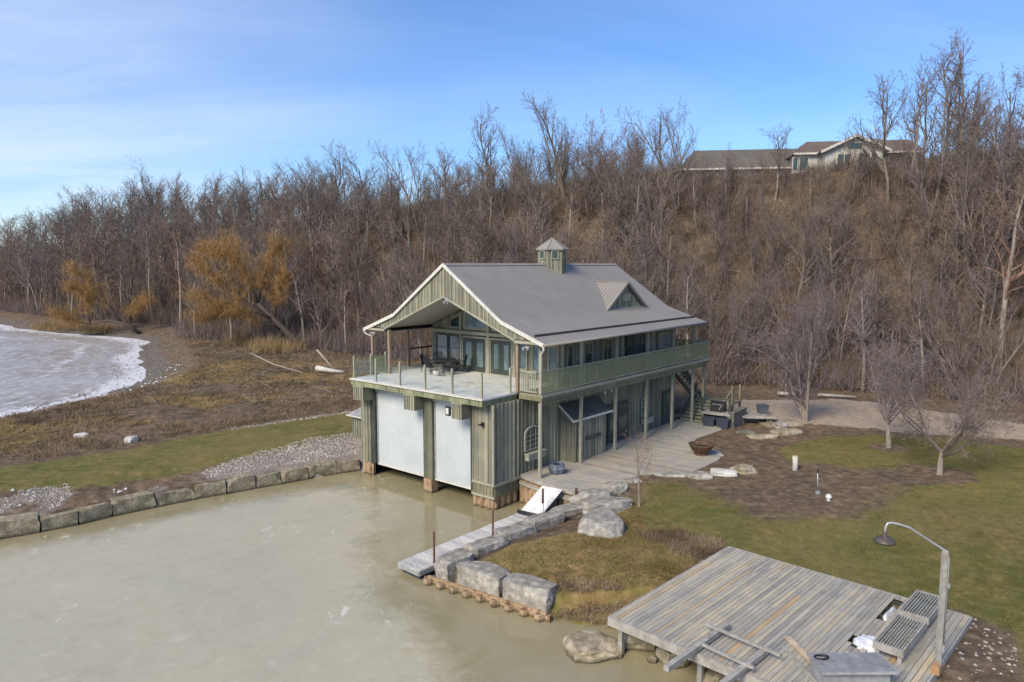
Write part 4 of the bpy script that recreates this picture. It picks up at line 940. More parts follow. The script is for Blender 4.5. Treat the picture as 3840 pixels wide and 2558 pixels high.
# long wall windows and doors upstairs
def lwn(a0, a1, z0, z1, **k): return window((a0, 1.7 - .045), X1, NY, a1 - a0, z0, z1, **k)
lwn(4.15, 4.75, 4.5, 5.78); lwn(5.75, 6.6, 4.5, 5.78, mull=(0, 1)); lwn(7.6, 8.6, 4.4, 5.82, mull=(1, 0)); lwn(13.95, 15.4, 4.7, 5.66, mull=(1, 1), pane='glasspale')
F = MB(); F.box(10.1, 12.4, 1.59, 1.65, DK, 5.85); fr = part(F, 'balcony_door', 'darktrim')
for a in (10.2, 10.95, 11.7): G = MB(); G.box(a, a + .6, 1.57, 1.585, DK + .25, 5.7); G.build('pane', 'glass', fr)
for a, hh in ((9.6, 1.), (13.1, 1.), (12.8, 1.)):
    m = MB(); m.box(a, a + .16, 1.58, 1.66, DK, 6.3); part(m, 'corner_board', 'trimwood')
m = MB(); m.box(.24, .38, 1.6, 1.67, -.42, 3.38) if False else m.box(-1.69, -1.6, 1.61, 1.7, -.43, 3.37); m.box(3.8, 3.9, 1.6, 1.7, DK, 6.1); part(m, 'corner_board', 'trimwood')
# ground floor: arched windows, doors, lean-to
def arch_window(a0, a1, z0, zt, box=True):
    w = a1 - a0; r = w / 2; cx = (a0 + a1) / 2; zs = zt - r * .55
    pts = [(a0, z0), (a1, z0)] + [(cx + r * math.cos(t), zs + r * .55 * math.sin(t)) for t in np.linspace(0, math.pi, 11)]
    inn = [(cx + (x - cx) * .84, (z0 + zt) / 2 + (z - (z0 + zt) / 2) * .88) for x, z in pts]; F = MB(); n = len(pts)
    for i in range(n):
        j = (i + 1) % n; q = [pts[i], pts[j], inn[j], inn[i]]
        F.hexa([(x, 1.655, z) for x, z in q] + [(x, 1.57, z) for x, z in q])
    for x in (a0 + w * .34, a0 + w * .66): F.box(x - .02, x + .02, 1.585, 1.62, z0 + .05, zt - .12)
    for k in (.25, .5, .75): z = z0 + (zs - z0) * k * 1.15; F.box(a0 + .08, a1 - .08, 1.588, 1.618, z - .02, z + .02)
    o = part(F, 'arched_window', 'trimwood'); G = MB(); k = len(inn)
    G.add([(x, 1.635, z) for x, z in inn] + [(x, 1.65, z) for x, z in inn], [tuple(range(k)), tuple(range(k, 2 * k))] + [(i, (i + 1) % k, k + (i + 1) % k, k + i) for i in range(k)]); G.build('pane', 'glass', o)
    if box:
        B_ = MB(); B_.box(a0 - .05, a1 + .05, 1.3, 1.56, z0 - .42, z0 - .14); B_.box(a0 - .08, a1 + .08, 1.27, 1.6, z0 - .14, z0 - .08); B_.build('window_box', 'trimwood', o)
arch_window(.62, 1.92, .72, 1.95); arch_window(12.0, 12.9, .62, 1.85)
for a0, a1, z1 in ((8.3, 10.3, 1.85), (14.75, 15.85, 1.78)):
    F = MB(); F.box(a0 - .08, a1 + .08, 1.58, 1.65, PATIO - .02, z1 + .08); fr = part(F, 'entry_door', 'darktrim')
    k = 2 if a1 - a0 > 1.5 else 1; w = (a1 - a0) / k
    for i in range(k):
        G = MB(); G.box(a0 + i * w + .08, a0 + (i + 1) * w - .08, 1.565, 1.578, .35, z1 - .1); G.build('pane', 'glass', fr)
        G = MB(); G.tube([(a0 + i * w + .12, 1.54, .62), (a0 + i * w + .12, 1.54, .74)], .015, 6); G.build('handle', 'galv', fr)
m = MB(); siding(m, (3.75, .78), (6.6, .78), PATIO, lambda s: 1.86, NY, step=.28); siding(m, (3.75, 1.66), (3.75, .78), PATIO, lambda s: 2.55 - .78 * s, NX, step=.28); siding(m, (6.6, .78), (6.6, 1.66), PATIO, lambda s: 1.88 + .75 * s, X1, step=.28)
part(m, 'lean_to', 'tonewood')
m = MB(); m.hexa([(3.5, .7, 1.86), (7.15, .7, 1.86), (7.15, 1.66, 2.62), (3.5, 1.66, 2.62), (3.5, .7, 1.92), (7.15, .7, 1.92), (7.15, 1.66, 2.68), (3.5, 1.66, 2.68)]); part(m, 'lean_to_roof', 'darkroof')
m = MB(); m.box(3.5, 7.2, .63, .69, 1.84, 1.95); m.hexa([(3.43, .63, 1.82), (3.49, .63, 1.82), (3.49, 1.66, 2.62), (3.43, 1.66, 2.62), (3.43, .63, 1.94), (3.49, .63, 1.94), (3.49, 1.66, 2.74), (3.43, 1.66, 2.74)]); part(m, 'lean_to_trim', 'cream')
m = MB(); m.box(4.75, 6.1, .68, .74, .68, .86); part(m, 'wall_shelf', 'darktrim')
m = MB(); m.tube([(4.2, .68, .3), (4.2, .74, .3)], .09, 10); part(m, 'hose_reel', 'blackmetal')
# --- dormer
D0, D1, DA = 9.6, 14.6, 12.1
m = MB(); yb = 2.9
siding(m, (D0 + .35, yb), (DA, yb), 7.05, lambda s: 7.05 + .02 + s * (1.65 / (DA - D0 - .35)), NY, step=.22)
siding(m, (DA, yb), (D1 - .35, yb), 7.05, lambda s: 8.72 - s * (1.65 / (D1 - .35 - DA)), NY, step=.22)
o = part(m, 'dormer', 'tonewood')
m = MB(); yr = 5.05; zp = 8.92; ze = 7.13
for sx in (-1, 1):
    xe = DA + sx * 2.55
    ybk = YC - (10 - ze) / .7
    pts = [(DA, yb - .14, zp), (xe, yb - .14, ze), (xe, max(ybk, yb - .3), ze), (DA, 5.1, zp)]
    m.hexa([(x, y, z - .08) for x, y, z in pts] + pts)
    for t in np.arange(.06, .99, .09):
        a = (DA + (xe - DA) * t, yb - .35, zp + (ze - zp) * t + .01); bk = (DA + (xe - DA) * t, 5.1 - (5.1 - max(ybk, yb - .3)) * t, a[2])
    # seams run from ridge to eave
    for k in range(9):
        y = yb - .12 + k * .24; t1 = min(1, (5.1 - y) / (5.1 - (yb - .3))) 
        m.beam((DA, y, zp + .015), (DA + (xe - DA) * t1, y, zp + (ze - zp) * t1 + .015), .03, .04)
m.beam((DA, yb - .16, zp + .02), (DA, 5.1, zp + .02), .16, .05)
m.build('dormer_roof', 'roof', o)
m = MB()
for sx in (-1, 1):
    xe = DA + sx * 2.6; m.hexa([(DA, yb - .21, zp - .14), (xe, yb - .21, ze - .14), (xe, yb - .15, ze - .14), (DA, yb - .15, zp - .14), (DA, yb - .21, zp + .03), (xe, yb - .21, ze + .03), (xe, yb - .15, ze + .03), (DA, yb - .15, zp + .03)])
m.build('dormer_rake', 'roof', o)
m = MB(); m.box(DA - .45, DA + .45, yb - .06, yb - .036, 7.75, 8.2); m.build('louvre', 'trimwood', o)
# --- cupola (hexagonal)
cx, cy = 9.45, YC; hv = [(cx + .87 * math.cos(R(a)), cy + .87 * math.sin(R(a))) for a in (-160, -100, -40, 20, 80, 140)]
m = MB()
for i in range(6):
    P_, Q_ = hv[i], hv[(i + 1) % 6]; mx, my = (P_[0] + Q_[0]) / 2 - cx, (P_[1] + Q_[1]) / 2 - cy; l = math.hypot(mx, my)
    siding(m, P_, Q_, 8.95, 10.95, (mx / l, my / l), t=.06, step=.2, holes=[(.18, .7, 10.3, 10.86)], batten=.02)
cup = part(m, 'cupola', 'tonewood')
for i in range(6):
    P_, Q_ = np.array(hv[i]), np.array(hv[(i + 1) % 6]); d = (Q_ - P_) / np.linalg.norm(Q_ - P_); n = np.array([d[1], -d[0]])
    window(P_ + d * .2 + n * .01, d, n, .47, 10.3, 10.86, parent=cup, pane='glass', name='cupola_window', fw=.06, sill=False)
m = MB(); rv = [(cx + 1.02 * math.cos(R(a)), cy + 1.02 * math.sin(R(a))) for a in (-160, -100, -40, 20, 80, 140)]
m.add([(x, y, 10.93) for x, y in rv] + [(cx, cy, 11.62)] + [(x, y, 10.86) for x, y in rv], [(i, (i + 1) % 6, 6) for i in range(6)] + [(7 + i, 7 + (i + 1) % 6, (i + 1) % 6, i) for i in range(6)] + [tuple(range(7, 13))[::-1]])
for x, y in rv: m.beam((x, y, 10.95), (cx, cy, 11.64), .05, .04)
m.build('cupola_roof', 'roof', cup)
# --- outside stair at the far end
m = MB()
for i in range(7): m.box(16.95 + i * .3, 17.3 + i * .3, -1.3, 1.5, PATIO + .02 + i * .17, PATIO + .15 + i * .17 - .03)
part(m, 'stair_tread', 'balcony')
m = MB(); m.box(19.0, 20.4, -1.3, 1.5, .72, .80)
for a, b in ((19.1, -1.2), (20.3, -1.2), (19.1, 1.4), (20.3, 1.4)): m.box(a - .06, a + .06, b - .06, b + .06, PATIO - .3, 1.9)
part(m, 'stair_landing', 'plinth')
m = MB()
for b in (1.5, 3.9):
    pass
for a in (19.15, 20.25): m.beam((a, 1.5, .75), (a, 4.4, 3.68), .06, .28); m.beam((a, 1.5, 1.75), (a, 4.4, 4.68), .05, .07)
for i in range(14): m.box(19.18, 20.22, 1.5 + i * .207, 1.74 + i * .207, .9 + i * .21, .94 + i * .21)
for b in (-1.25, 1.45): m.beam((16.95, b, .7), (19.05, b, 1.85), .06, .08)
m.box(18.6, 20.3, 4.4, 6, 3.6, 3.73)
part(m, 'stair_flight', 'plinth')
m = MB(); m.beam((16.6, 1.2, 3.4), (18.6, 1.2, 1.6), .05, .2); m.beam((18.6, 1.3, 1.6), (17.0, 1.3, .3), .05, .16); part(m, 'stair_brace', 'darktrim')
for a in (6.9, 7.6):       # hanging lamps under the balcony
    m = MB(); m.tube([(a, 1.0, 3.42), (a, 1.0, 3.0)], .015, 6); m.lathe([(.0, .1), (.06, .05), (.06, -.08), (0, -.1)], (a, 1.0, 2.93), 10); part(m, 'hanging_lamp', 'whiteplastic')

# ------------------------------------------------------------------ patio
random.seed(61)
pl = [(.38, 1.62), (.02, -.1), (-.1, -1.35), (-.12, -1.95), (.7, -2.9), (1.8, -2.85), (4.1, -2.95), (4.95, -3.6), (5.7, -4.7), (7.5, -4.75), (9.2, -4.75), (10.1, -4.5), (10.75, -3.95), (11.2, -3.1), (11.3, -2.5), (11.6, -1.9), (12.6, -1.7), (15.9, -1.9), (16.9, -1.4), (16.9, 1.62)]
pat = empty('patio', (C0[0], C0[1], 0), UA); tag(pat, kind='structure')
m = MB(); a = .0
def yrange(poly, x):
    ys = []
    for i in range(len(poly)):
        (x0, y0), (x1, y1) = poly[i], poly[(i + 1) % len(poly)]
        if (x0 <= x < x1) or (x1 <= x < x0): ys.append(y0 + (y1 - y0) * (x - x0) / (x1 - x0))
    return sorted(ys)
a = -.1
while a < 16.9:
    r0 = yrange(pl, a + .005); r1 = yrange(pl, a + .135)
    if len(r0) >= 2 and len(r1) >= 2:
        t = random.choice([(.36, .34, .29), (.38, .36, .305), (.40, .38, .325), (.37, .345, .29), (.35, .325, .27), (.39, .365, .31)])
        if 3.6 < a < 7.5 and random.random() < .25: t = (.33, .27, .22)
        m.cur = t; z = PATIO + random.uniform(-.002, .002)
        m.hexa([(a, r0[0], z - .05), (a + .134, r1[0], z - .05), (a + .134, r1[-1], z - .05), (a, r0[-1], z - .05), (a, r0[0], z), (a + .134, r1[0], z), (a + .134, r1[-1], z), (a, r0[-1], z)])
    a += .137
tag(m.build('patio_boards', 'pboards', pat))
m = MB(); m.prism([(x * .998 + .02, y * .985) for x, y in pl], -1.9, PATIO - .055); m.build('patio_base', 'stonewall', pat)
m = MB()
for (x0, y0), (x1, y1) in zip(pl[:4], pl[1:5]): m.beam((x0 - .03, y0, PATIO - .1), (x1 - .03, y1, PATIO - .1), .06, .2)
for (x0, y0), (x1, y1) in zip(pl[11:16], pl[12:17]): m.beam((x0, y0, PATIO - .03), (x1, y1, PATIO - .03), .22, .09)
m.build('patio_rim', 'oldwood', pat)
pw = empty('sheet_pile_wall', (C0[0], C0[1], 0), UA, 'rusty sheet pile wall under the patio edge behind the gangway', 'retaining wall')
m = MB(); sheet(m, (.28, 1.6), (-.12, -.1), -2.6, -.6); sheet(m, (-.12, -.1), (-.24, -1.9), -2.6, -.6); sheet(m, (-.24, -1.9), (.5, -2.8), -2.6, -.6); m.build('piling', 'rustpile', pw)
m = MB(); m.beam((.2, 1.55, -.72), (-.2, -.1, -.72), .12, .14); m.beam((-.2, -.1, -.72), (-.32, -1.9, -.72), .12, .14); m.build('waler', 'oldwood', pw)
m = MB(); m.tube([(-.3, -1.15, -1.9), (-.3, -1.15, -.4)], .06, 8); m.tube([(-.25, -2.15, -1.9), (-.25, -2.15, -.15)], .06, 8); m.build('pile_post', 'rust', pw)

# ------------------------------------------------------------------ stones
def rock_mesh(name, L, W, H, seed, mat, blocky=.7, sub=4, rough=.09):
    import bmesh
    bm = bmesh.new(); bmesh.ops.create_cube(bm, size=1.); bmesh.ops.subdivide_edges(bm, edges=bm.edges[:], cuts=2 ** (sub - 1) + 1, use_grid_fill=True)
    off = Vector((seed * 3.7, seed * 1.3, seed * 2.1)); r = random.Random(seed)
    cuts = [(Vector((r.uniform(-1, 1), r.uniform(-1, 1), r.uniform(-.3, 1))).normalized(), r.uniform(.46, .60) if blocky < .9 else r.uniform(.62, .72)) for _ in range(6)]
    for v in bm.verts:
        p = v.co.copy(); s = p.normalized() * .62; p = p * blocky + s * (1 - blocky)
        for n, dd in cuts:
            k = p.dot(n)
            if k > dd: p -= n * (k - dd)
        nn = mnoise.fractal(p * 2.2 + off, 1.0, 2.0, 5) * rough + mnoise.noise(p * 1.1 + off) * (.09 if blocky < .9 else .04)
        p += p.normalized() * nn
        v.co = Vector((p.x * L, p.y * W, p.z * H))
    bm.faces.ensure_lookup_table()
    me = bpy.data.meshes.new(name); bm.to_mesh(me); bm.free(); me.materials.append(MT[mat]); return me
def rock(x, y, z, L, W, H, rz, seed, label, mat='limestone', name='boulder', cat='stone', group=None, blocky=.7, sub=4, rough=.09):
    o = meshobj(name, rock_mesh(name, L, W, H, seed, mat, blocky, sub, rough), None, (x, y, z), rz); return tag(o, label, cat, group)
# left bank wall: blocks laid end to end on the water's edge
wl = [(-8.75, 40.45), (-10.0, 39.75), (-11.3, 38.75), (-12.45, 37.85), (-13.6, 37.05), (-14.75, 36.15), (-16.0, 35.35), (-17.4, 34.1), (-18.8, 32.85), (-19.75, 31.75), (-20.85, 30.85), (-22.2, 29.95), (-23.6, 28.7)]
ords = ['nearest the boathouse', 'second from the boathouse', 'third from the boathouse', 'fourth from the boathouse', 'fifth from the boathouse', 'sixth from the boathouse', 'sixth from the left frame edge', 'fifth from the left frame edge', 'fourth from the left frame edge', 'third from the left frame edge', 'second from the left frame edge', 'cut by the left frame edge']
for i in range(len(wl) - 1):
    (x0, y0), (x1, y1) = wl[i], wl[i + 1]; L = math.hypot(x1 - x0, y1 - y0); an = math.atan2(y1 - y0, x1 - x0); nx, ny = -math.sin(an), math.cos(an)
    if ny < 0: nx, ny = -nx, -ny
    rock((x0 + x1) / 2 + nx * .22, (y0 + y1) / 2 + ny * .22, -1.58 + .05 * ((i * 5) % 3), L * (.955 + .02 * (i % 2)), .85, .95, an, 200 + i, 'tan block in the left bank wall, ' + ords[i], 'limewet', 'wall_stone', 'stone', 'blocks of the left bank wall', .97, 4, .035)
# dockside stones on the right
for i, (x, y, z, L, W, H, rz, lab) in enumerate([
    (2.75, 31.45, -1.0, 2.3, .85, .4, R(34), 'long flat slab beside the foot of the gangway'),
    (1.35, 30.15, -1.08, 1.75, .8, .6, R(40), 'pale pitted block on the bank, next below the long flat slab'),
    (.15, 28.9, -1.12, 1.7, .85, .6, R(42), 'pale block on the bank beside the middle of the dock'),
    (-1.0, 27.5, -1.15, 1.65, .85, .6, R(44), 'pale block on the bank with a mooring pipe before it, nearer the dock end'),
    (-2.15, 25.95, -1.2, 1.3, .9, .8, R(40), 'upright grey block at the outer end of the dock'),
    (-.98, 24.85, -1.2, 2.0, .85, .78, R(-38), 'long grey block in the middle of the row on the rusty piling'),
    (.62, 23.7, -1.2, 1.75, .85, .78, R(-32), 'squared grey block at the right end of the row on the rusty piling')]):
    rock(x, y, z, L, W, H, rz, 300 + i, lab, 'limestone', 'bank_stone', 'stone', 'stones along the dock and point', .9, 4, .05)
rock(3.75, 28.3, -.72, 1.75, 2.5, 1.15, R(-20), 321, 'biggest grey boulder on the dry grass bank', blocky=.72, sub=5, rough=.05)
rock(4.3, 31.05, -.72, 2.1, 1.1, .75, R(25), 322, 'broad grey boulder between the biggest boulder and the patio', blocky=.65)
rock(3.55, 31.95, -.62, 1.7, .8, .7, R(10), 323, 'low grey stone under the patio corner behind the boulders')
rock(4.85, 32.95, -.45, 1.0, .7, .5, R(20), 324, 'small dark capped stone at the patio edge left of the sapling')
rock(5.75, 33.85, -.45, .8, .5, .35, R(30), 325, 'small pale stone at the patio edge behind the sapling')
rock(8.0, 34.85, -.42, 1.7, .5, .22, R(-8), 326, 'thin flat stone along the lawn side of the patio')
rock(9.25, 34.5, -.36, 1.15, .65, .4, R(-5), 327, 'rounded grey stone, left of the white stone by the patio')
rock(10.5, 34.95, -.36, 1.2, .6, .42, R(-12), 328, 'bright white stone beside the curved patio edge', 'whitestone')
rock(11.7, 35.5, -.35, 1.15, .8, .5, R(10), 329, 'tan stone right of the bright white stone', 'limewet')
rock(2.5, 20.95, -1.62, 1.5, 1.25, .5, R(10), 330, 'flat tan slab standing in the water by the wooden deck', 'limewet', blocky=.6, sub=5)
for i, (x, y, z, L, W, H, lab) in enumerate([(3.9, 21.3, -1.35, 1.1, .9, .75, 'tan block under the near left corner of the wooden deck'), (4.9, 20.3, -1.5, 1.0, .7, .55, 'second tan stone under the front edge of the wooden deck'), (5.7, 19.2, -1.55, .9, .7, .5, 'dark stone under the middle of the deck front'),
                                  (4.3, 17.35, -1.75, .9, .6, .6, 'brown rock in the water below the loose timbers'), (6.5, 18.4, -1.55, 1.0, .8, .5, 'stone under the deck behind the loose timbers'), (4.15, 20.35, -1.72, .3, .25, .3, 'little grey stone by the deck post in the water')]):
    rock(x, y, z, L, W, H, .3 * i, 340 + i, lab, 'limewet')
rock(-26.1, 42.9, gz(-26.1, 42.9) + .06, .8, .45, .35, .2, 351, 'small white rock left of the other one in the brown reeds', 'whitestone')
rock(-22.4, 41.6, gz(-22.4, 41.6) + .1, .62, .58, .5, .9, 352, 'larger white rock in the brown reeds above the green strip', 'whitestone')
rock(15.1, 42.8, -.42, 1.7, .9, .35, R(15), 353, 'flat tan stone at the front of the mulch by the stone terrace', 'limewet')
rock(17.0, 43.8, -.38, 2.1, 1.0, .4, R(20), 354, 'large flat tan stone at the right of the mulch bed', 'limewet')
rock(14.5, 44.0, -.42, 1.1, .6, .3, R(5), 355, 'low stone left behind the flat tan stone in the mulch', 'stonewall')
rock(17.2, 45.4, -.3, .8, .6, .5, R(5), 356, 'pale stone at the corner of the terrace slab', 'limestone')
# pebbles as masses
def pebbles(name, pts, smin, smax, mat, label, cat):
    random.seed(len(pts)); ico = [(0, 0, 1), (.9, 0, .1), (.3, .85, 0), (-.75, .5, .05), (-.7, -.55, 0), (.3, -.9, .05), (0, 0, -.6)]
    fs0 = [(0, 1, 2), (0, 2, 3), (0, 3, 4), (0, 4, 5), (0, 5, 1), (6, 2, 1), (6, 3, 2), (6, 4, 3), (6, 5, 4), (6, 1, 5)]
    k = len(pts); s = rng.uniform(smin, smax, k); an = rng.uniform(0, 6.28, k); T = np.array(ico)[None] * (1 + rng.uniform(-.3, .3, (k, 7, 1)))
    T = T * s[:, None, None] * np.array([1, .8, .55]); c_, s_ = np.cos(an)[:, None], np.sin(an)[:, None]
    co = np.stack([T[..., 0] * c_ - T[..., 1] * s_, T[..., 0] * s_ + T[..., 1] * c_, T[..., 2]], -1) + pts[:, None, :]
    F = (np.array(fs0)[None] + (np.arange(k) * 7)[:, None, None]).reshape(-1, 3)
    me = bpy.data.meshes.new(name); me.from_pydata(co.reshape(-1, 3).tolist(), [], F.tolist()); me.materials.append(MT[mat]); o = bpy.data.objects.new(name, me); col.objects.link(o)
    return tag(o, label, cat, kind='stuff')
gm = mask(GRAVEL, .8, .7, 51)
pg = scatter(5200, (-25, -7), (28, 46), lambda X, Y: (gm(X, Y, 0) * np.clip(.35 + .6 * sstep(X, -19, -12) + 1.1 * fbm(X, Y, 2.2, 3, 52), 0, 1) > .5) & (sdist(X, Y, BASIN) > .7))
pebbles('riprap', pg, .035, .10, 'riprap', 'fist-sized grey stones covering the bank between wall and green strip', 'gravel')
pg = scatter(300, (-25, -12), (29, 42), lambda X, Y: (gm(X, Y, 0) > .4) & (fbm(X, Y, 2.6, 3, 77) > .12) & (sdist(X, Y, BASIN) > .9)); pebbles('pale_riprap', pg, .07, .17, 'whitestone', 'scattered bigger pale stones on the left end of the bank', 'gravel')
pg = scatter(260, (8, 15), (14, 22), lambda X, Y: inside(X, Y, MULBR)); pebbles('mulch_stones', pg, .02, .09, 'limestone', 'loose white stones in the dark soil right of the lamp post', 'gravel')
pg = scatter(900, (-60, -32), (44, 112), lambda X, Y: (sdist(X, Y, LAKE) > -3) & (sdist(X, Y, LAKE) < 4.5)); pg[:, 2] = np.maximum(pg[:, 2], WATER - .05); pebbles('shore_stones', pg, .08, .26, 'stonewall', 'dark stones washed by surf along the lake shore', 'gravel')
pg = scatter(110, (-60, -32), (44, 80), lambda X, Y: (sdist(X, Y, LAKE) > 0.3) & (sdist(X, Y, LAKE) < 4.)); pebbles('ice_lumps', pg, .06, .2, 'snow', 'white ice lumps along the lake shore', 'ice')
pg = scatter(700, (-20, -8), (44, 52), lambda X, Y: (np.abs(seg_dist(X, Y, [(-17.6, 44.9), (-11.5, 50.3), (-9, 52.5)], False)) < .28)); pebbles('strip_edging', pg, .04, .11, 'limestone', 'pale stones edging the far side of the green strip', 'gravel')
pg = scatter(260, (-12, -2), (88, 105), lambda X, Y: (np.abs(fbm(X, Y, 3, 3, 5)) < .3)); 
sp = [((-11.2, 92.5), 1.6, .7), ((-8.8, 91.8), 1.2, .5), ((-13.2, 93), .9, .6)]
for i, ((x, y), a_, b_) in enumerate(sp):
    o = meshobj('snow_patch', rock_mesh('snow_patch', a_ * 2, b_ * 2, .5, 500 + i, 'snow', .4, 3), None, (x, y, gz(x, y) + .05), .3); tag(o, ['widest', 'middle', 'leftmost'][i] + ' remnant of snow high on the bluff left of the gable', 'snow', kind='stuff')
# driftwood
def log(name, pts, r, mat, label, cat='log'):
    m = MB(); m.tube(pts, list(np.linspace(r, r * .45, len(pts))), 7); o = m.build(name, mat, None, True); return tag(o, label, cat)
x, y = -17.4, 68.; z = gz(x, y)
log('driftwood_log', [(x - 1.3, y + .5, z + .5), (x, y, z + .35), (x + 1.5, y - .4, z + .25)], .3, 'birch', 'pale weathered log on the brush left of the glass railing')
log('driftwood_log', [(x - 1.2, y + .3, z + 2.3), (x + .1, y, z + .9), (x + .6, y, z)], .12, 'barkpale', 'thin pale snag standing up beside the weathered log')
log('driftwood_log', [(-27, 74, gz(-27, 74) + 1.2), (-23, 69, gz(-23, 69) + .8), (-19, 65, gz(-19, 65) + .4)], .1, 'barkpale', 'long thin fallen branch slanting over the dry grass')
log('kerb_log', [(21.0, 56.3, -.15), (22.7, 55.6, -.15)], .17, 'oldwood', 'short grey log at the back edge of the gravel road')
log('kerb_log', [(24.0, 55.9, -.2), (26.6, 55.0, -.2)], .14, 'oldwood', 'longer grey log at the back of the road, right of the short one')
tag(MB().build('x', 'oldwood') if False else (lambda m: (m.tube([(21.9, 57, -.4), (21.9, 57, 2.0)], .05, 6), m.build('marker_pole', 'oldwood'))[1])(MB()), 'thin grey pole standing at the bluff foot behind the short log', 'pole')

# ------------------------------------------------------------------ point: sheet piling, dock, gangway, pipes
m = MB(); w0 = np.array([-3.0, 25.65]); w1 = np.array([1.15, 22.75])
sheet(m, (-3.25, 25.7), (1.25, 22.65), -2.6, -1.52, .55, .2)
o = empty('sheet_pile_edging', (0, 0, 0), 0, 'scalloped rusty sheet piling below the grey blocks of the point', 'retaining wall')
m.build('piling', 'rustpile', o); m = MB(); m.beam((-3.1, 25.62, -1.48), (1.15, 22.74, -1.48), .13, .07); m.build('waler', 'rustpile', o)
# dock
P0 = np.array([-4.37, 26.61]); P1 = np.array([-3.45, 25.75]); P2 = np.array([1.15, 31.2]); P3 = np.array([.12, 31.85]); P3 = P0 + (P2 - P1)
dk = empty('floating_dock', (0, 0, 0), 0, 'long floating dock of pale planks along the bank stones', 'dock')
dd = (P2 - P1); LD = np.linalg.norm(dd); dd /= LD; wd = P0 - P1; WD = np.linalg.norm(wd); wd /= WD
m = MB(); k = 50; random.seed(4)
for i in range(k):
    a = P1 + dd * LD * i / k; b = P1 + dd * (LD * (i + 1) / k - .012); t = random.uniform(.42, .62); m.cur = (t, t * .985, t * .96)
    q = [a, b, b + wd * WD, a + wd * WD]; m.hexa([(*p, -1.39) for p in q] + [(*p, -1.35) for p in q])
m.build('dock_planks', boardmat('dock planks', (3, 3, 3), .6, .05), dk)
m = MB(); q = [P1 + wd * .02 + dd * .02, P2 + wd * .02, P3 - wd * .02, P0 - wd * .02 + dd * .02]
for a, b in ((P1, P2), (P0, P3), (P1, P0)): m.beam((*a, -1.47), (*b, -1.47), .06, .14)
m.build('dock_frame', 'galv', dk)
m = MB(); m.prism([tuple(P1 + wd * .1 + dd * .15), tuple(P1 + wd * .1 + dd * 2), tuple(P0 - wd * .1 + dd * 2), tuple(P0 - wd * .1 + dd * .15)], -1.95, -1.54); m.build('dock_float', 'dockblack', dk); m = MB(); m.prism([tuple(P2 + wd * .1 - dd * .15), tuple(P2 + wd * .1 - dd * 2), tuple(P3 - wd * .1 - dd * 2), tuple(P3 - wd * .1 - dd * .15)], -1.95, -1.54); m.build('dock_float', 'dockblack', dk)
m = MB(); c_ = P1 + dd * 2.55 + wd * .15; m.box(c_[0] - .13, c_[0] + .13, c_[1] - .04, c_[1] + .04, -1.345, -1.27); m.build('dock_cleat', 'blackmetal', dk)
for i, (x, y, zt, lab) in enumerate([(-2.96, 26.42, -.08, 'dark mooring pipe nearest the outer end of the dock'), (-.80, 29.2, -.25, 'rusty mooring pipe at the middle of the dock'), (1.38, 31.35, .03, 'two-toned mooring pipe at the foot of the gangway')]):
    o = empty('mooring_pipe', (x, y, 0), 0, lab, 'pipe', 'mooring pipes of the floating dock')
    m = MB(); m.tube([(0, 0, -2.4), (0, 0, zt - (.65 if i == 2 else 0))], .042, 8); m.build('pipe_shaft', 'galv' if i == 2 else 'rust', o, True)
    if i == 2: m = MB(); m.tube([(0, 0, zt - .66), (0, 0, zt)], .05, 8); m.build('pipe_sleeve', 'rust', o, True)
    m = MB(); m.lathe([(.09, -1.36), (.09, -1.3), (.05, -1.3)], (0, 0, 0), 10); m.build('pipe_collar', 'galv', o)
g = empty('gangway', (0, 0, 0), 0, 'short sloping metal gangway from patio down to the dock', 'gangway')
A = np.array([1.42, 32.85, -.30]); Bq = np.array([2.32, 32.26, -.30]); Cq = np.array([1.30, 31.42, -1.25]); Dq = np.array([.38, 32.1, -1.25])
m = MB(); k = 26
for i in range(k):
    t0, t1 = i / k, (i + .9) / k; q = [A + (Dq - A) * t0, Bq + (Cq - Bq) * t0, Bq + (Cq - Bq) * t1, A + (Dq - A) * t1]
    m.hexa([p_ - (0, 0, .03) for p_ in q] + q)
m.build('tread', 'dockdeck', g); m = MB(); m.beam(A - (0, 0, .09), Dq - (0, 0, .09), .05, .12); m.beam(Bq - (0, 0, .09), Cq - (0, 0, .09), .05, .12); m.beam(Dq - (0.1, 0, .08), Cq - (-.1, 0, .08), .12, .06); m.build('stringer', 'dockblack', g)
m = MB(); m.tube([Dq + (-.12, .05, -.02), Cq + (.12, -.05, -.02)], .07, 8); m.build('roller', 'blackmetal', g, True)

# ------------------------------------------------------------------ wooden deck at lower right
E1A = math.atan2(.721, .693); DT = -.45
WD0 = np.array([2.95, 20.55]); e1 = np.array([math.cos(E1A), math.sin(E1A)]); e2 = np.array([e1[1], -e1[0]])
wdk = empty('wooden_deck', (WD0[0], WD0[1], 0), E1A, 'large weathered wooden deck with mixed grey and tan boards in the lower right', 'deck')
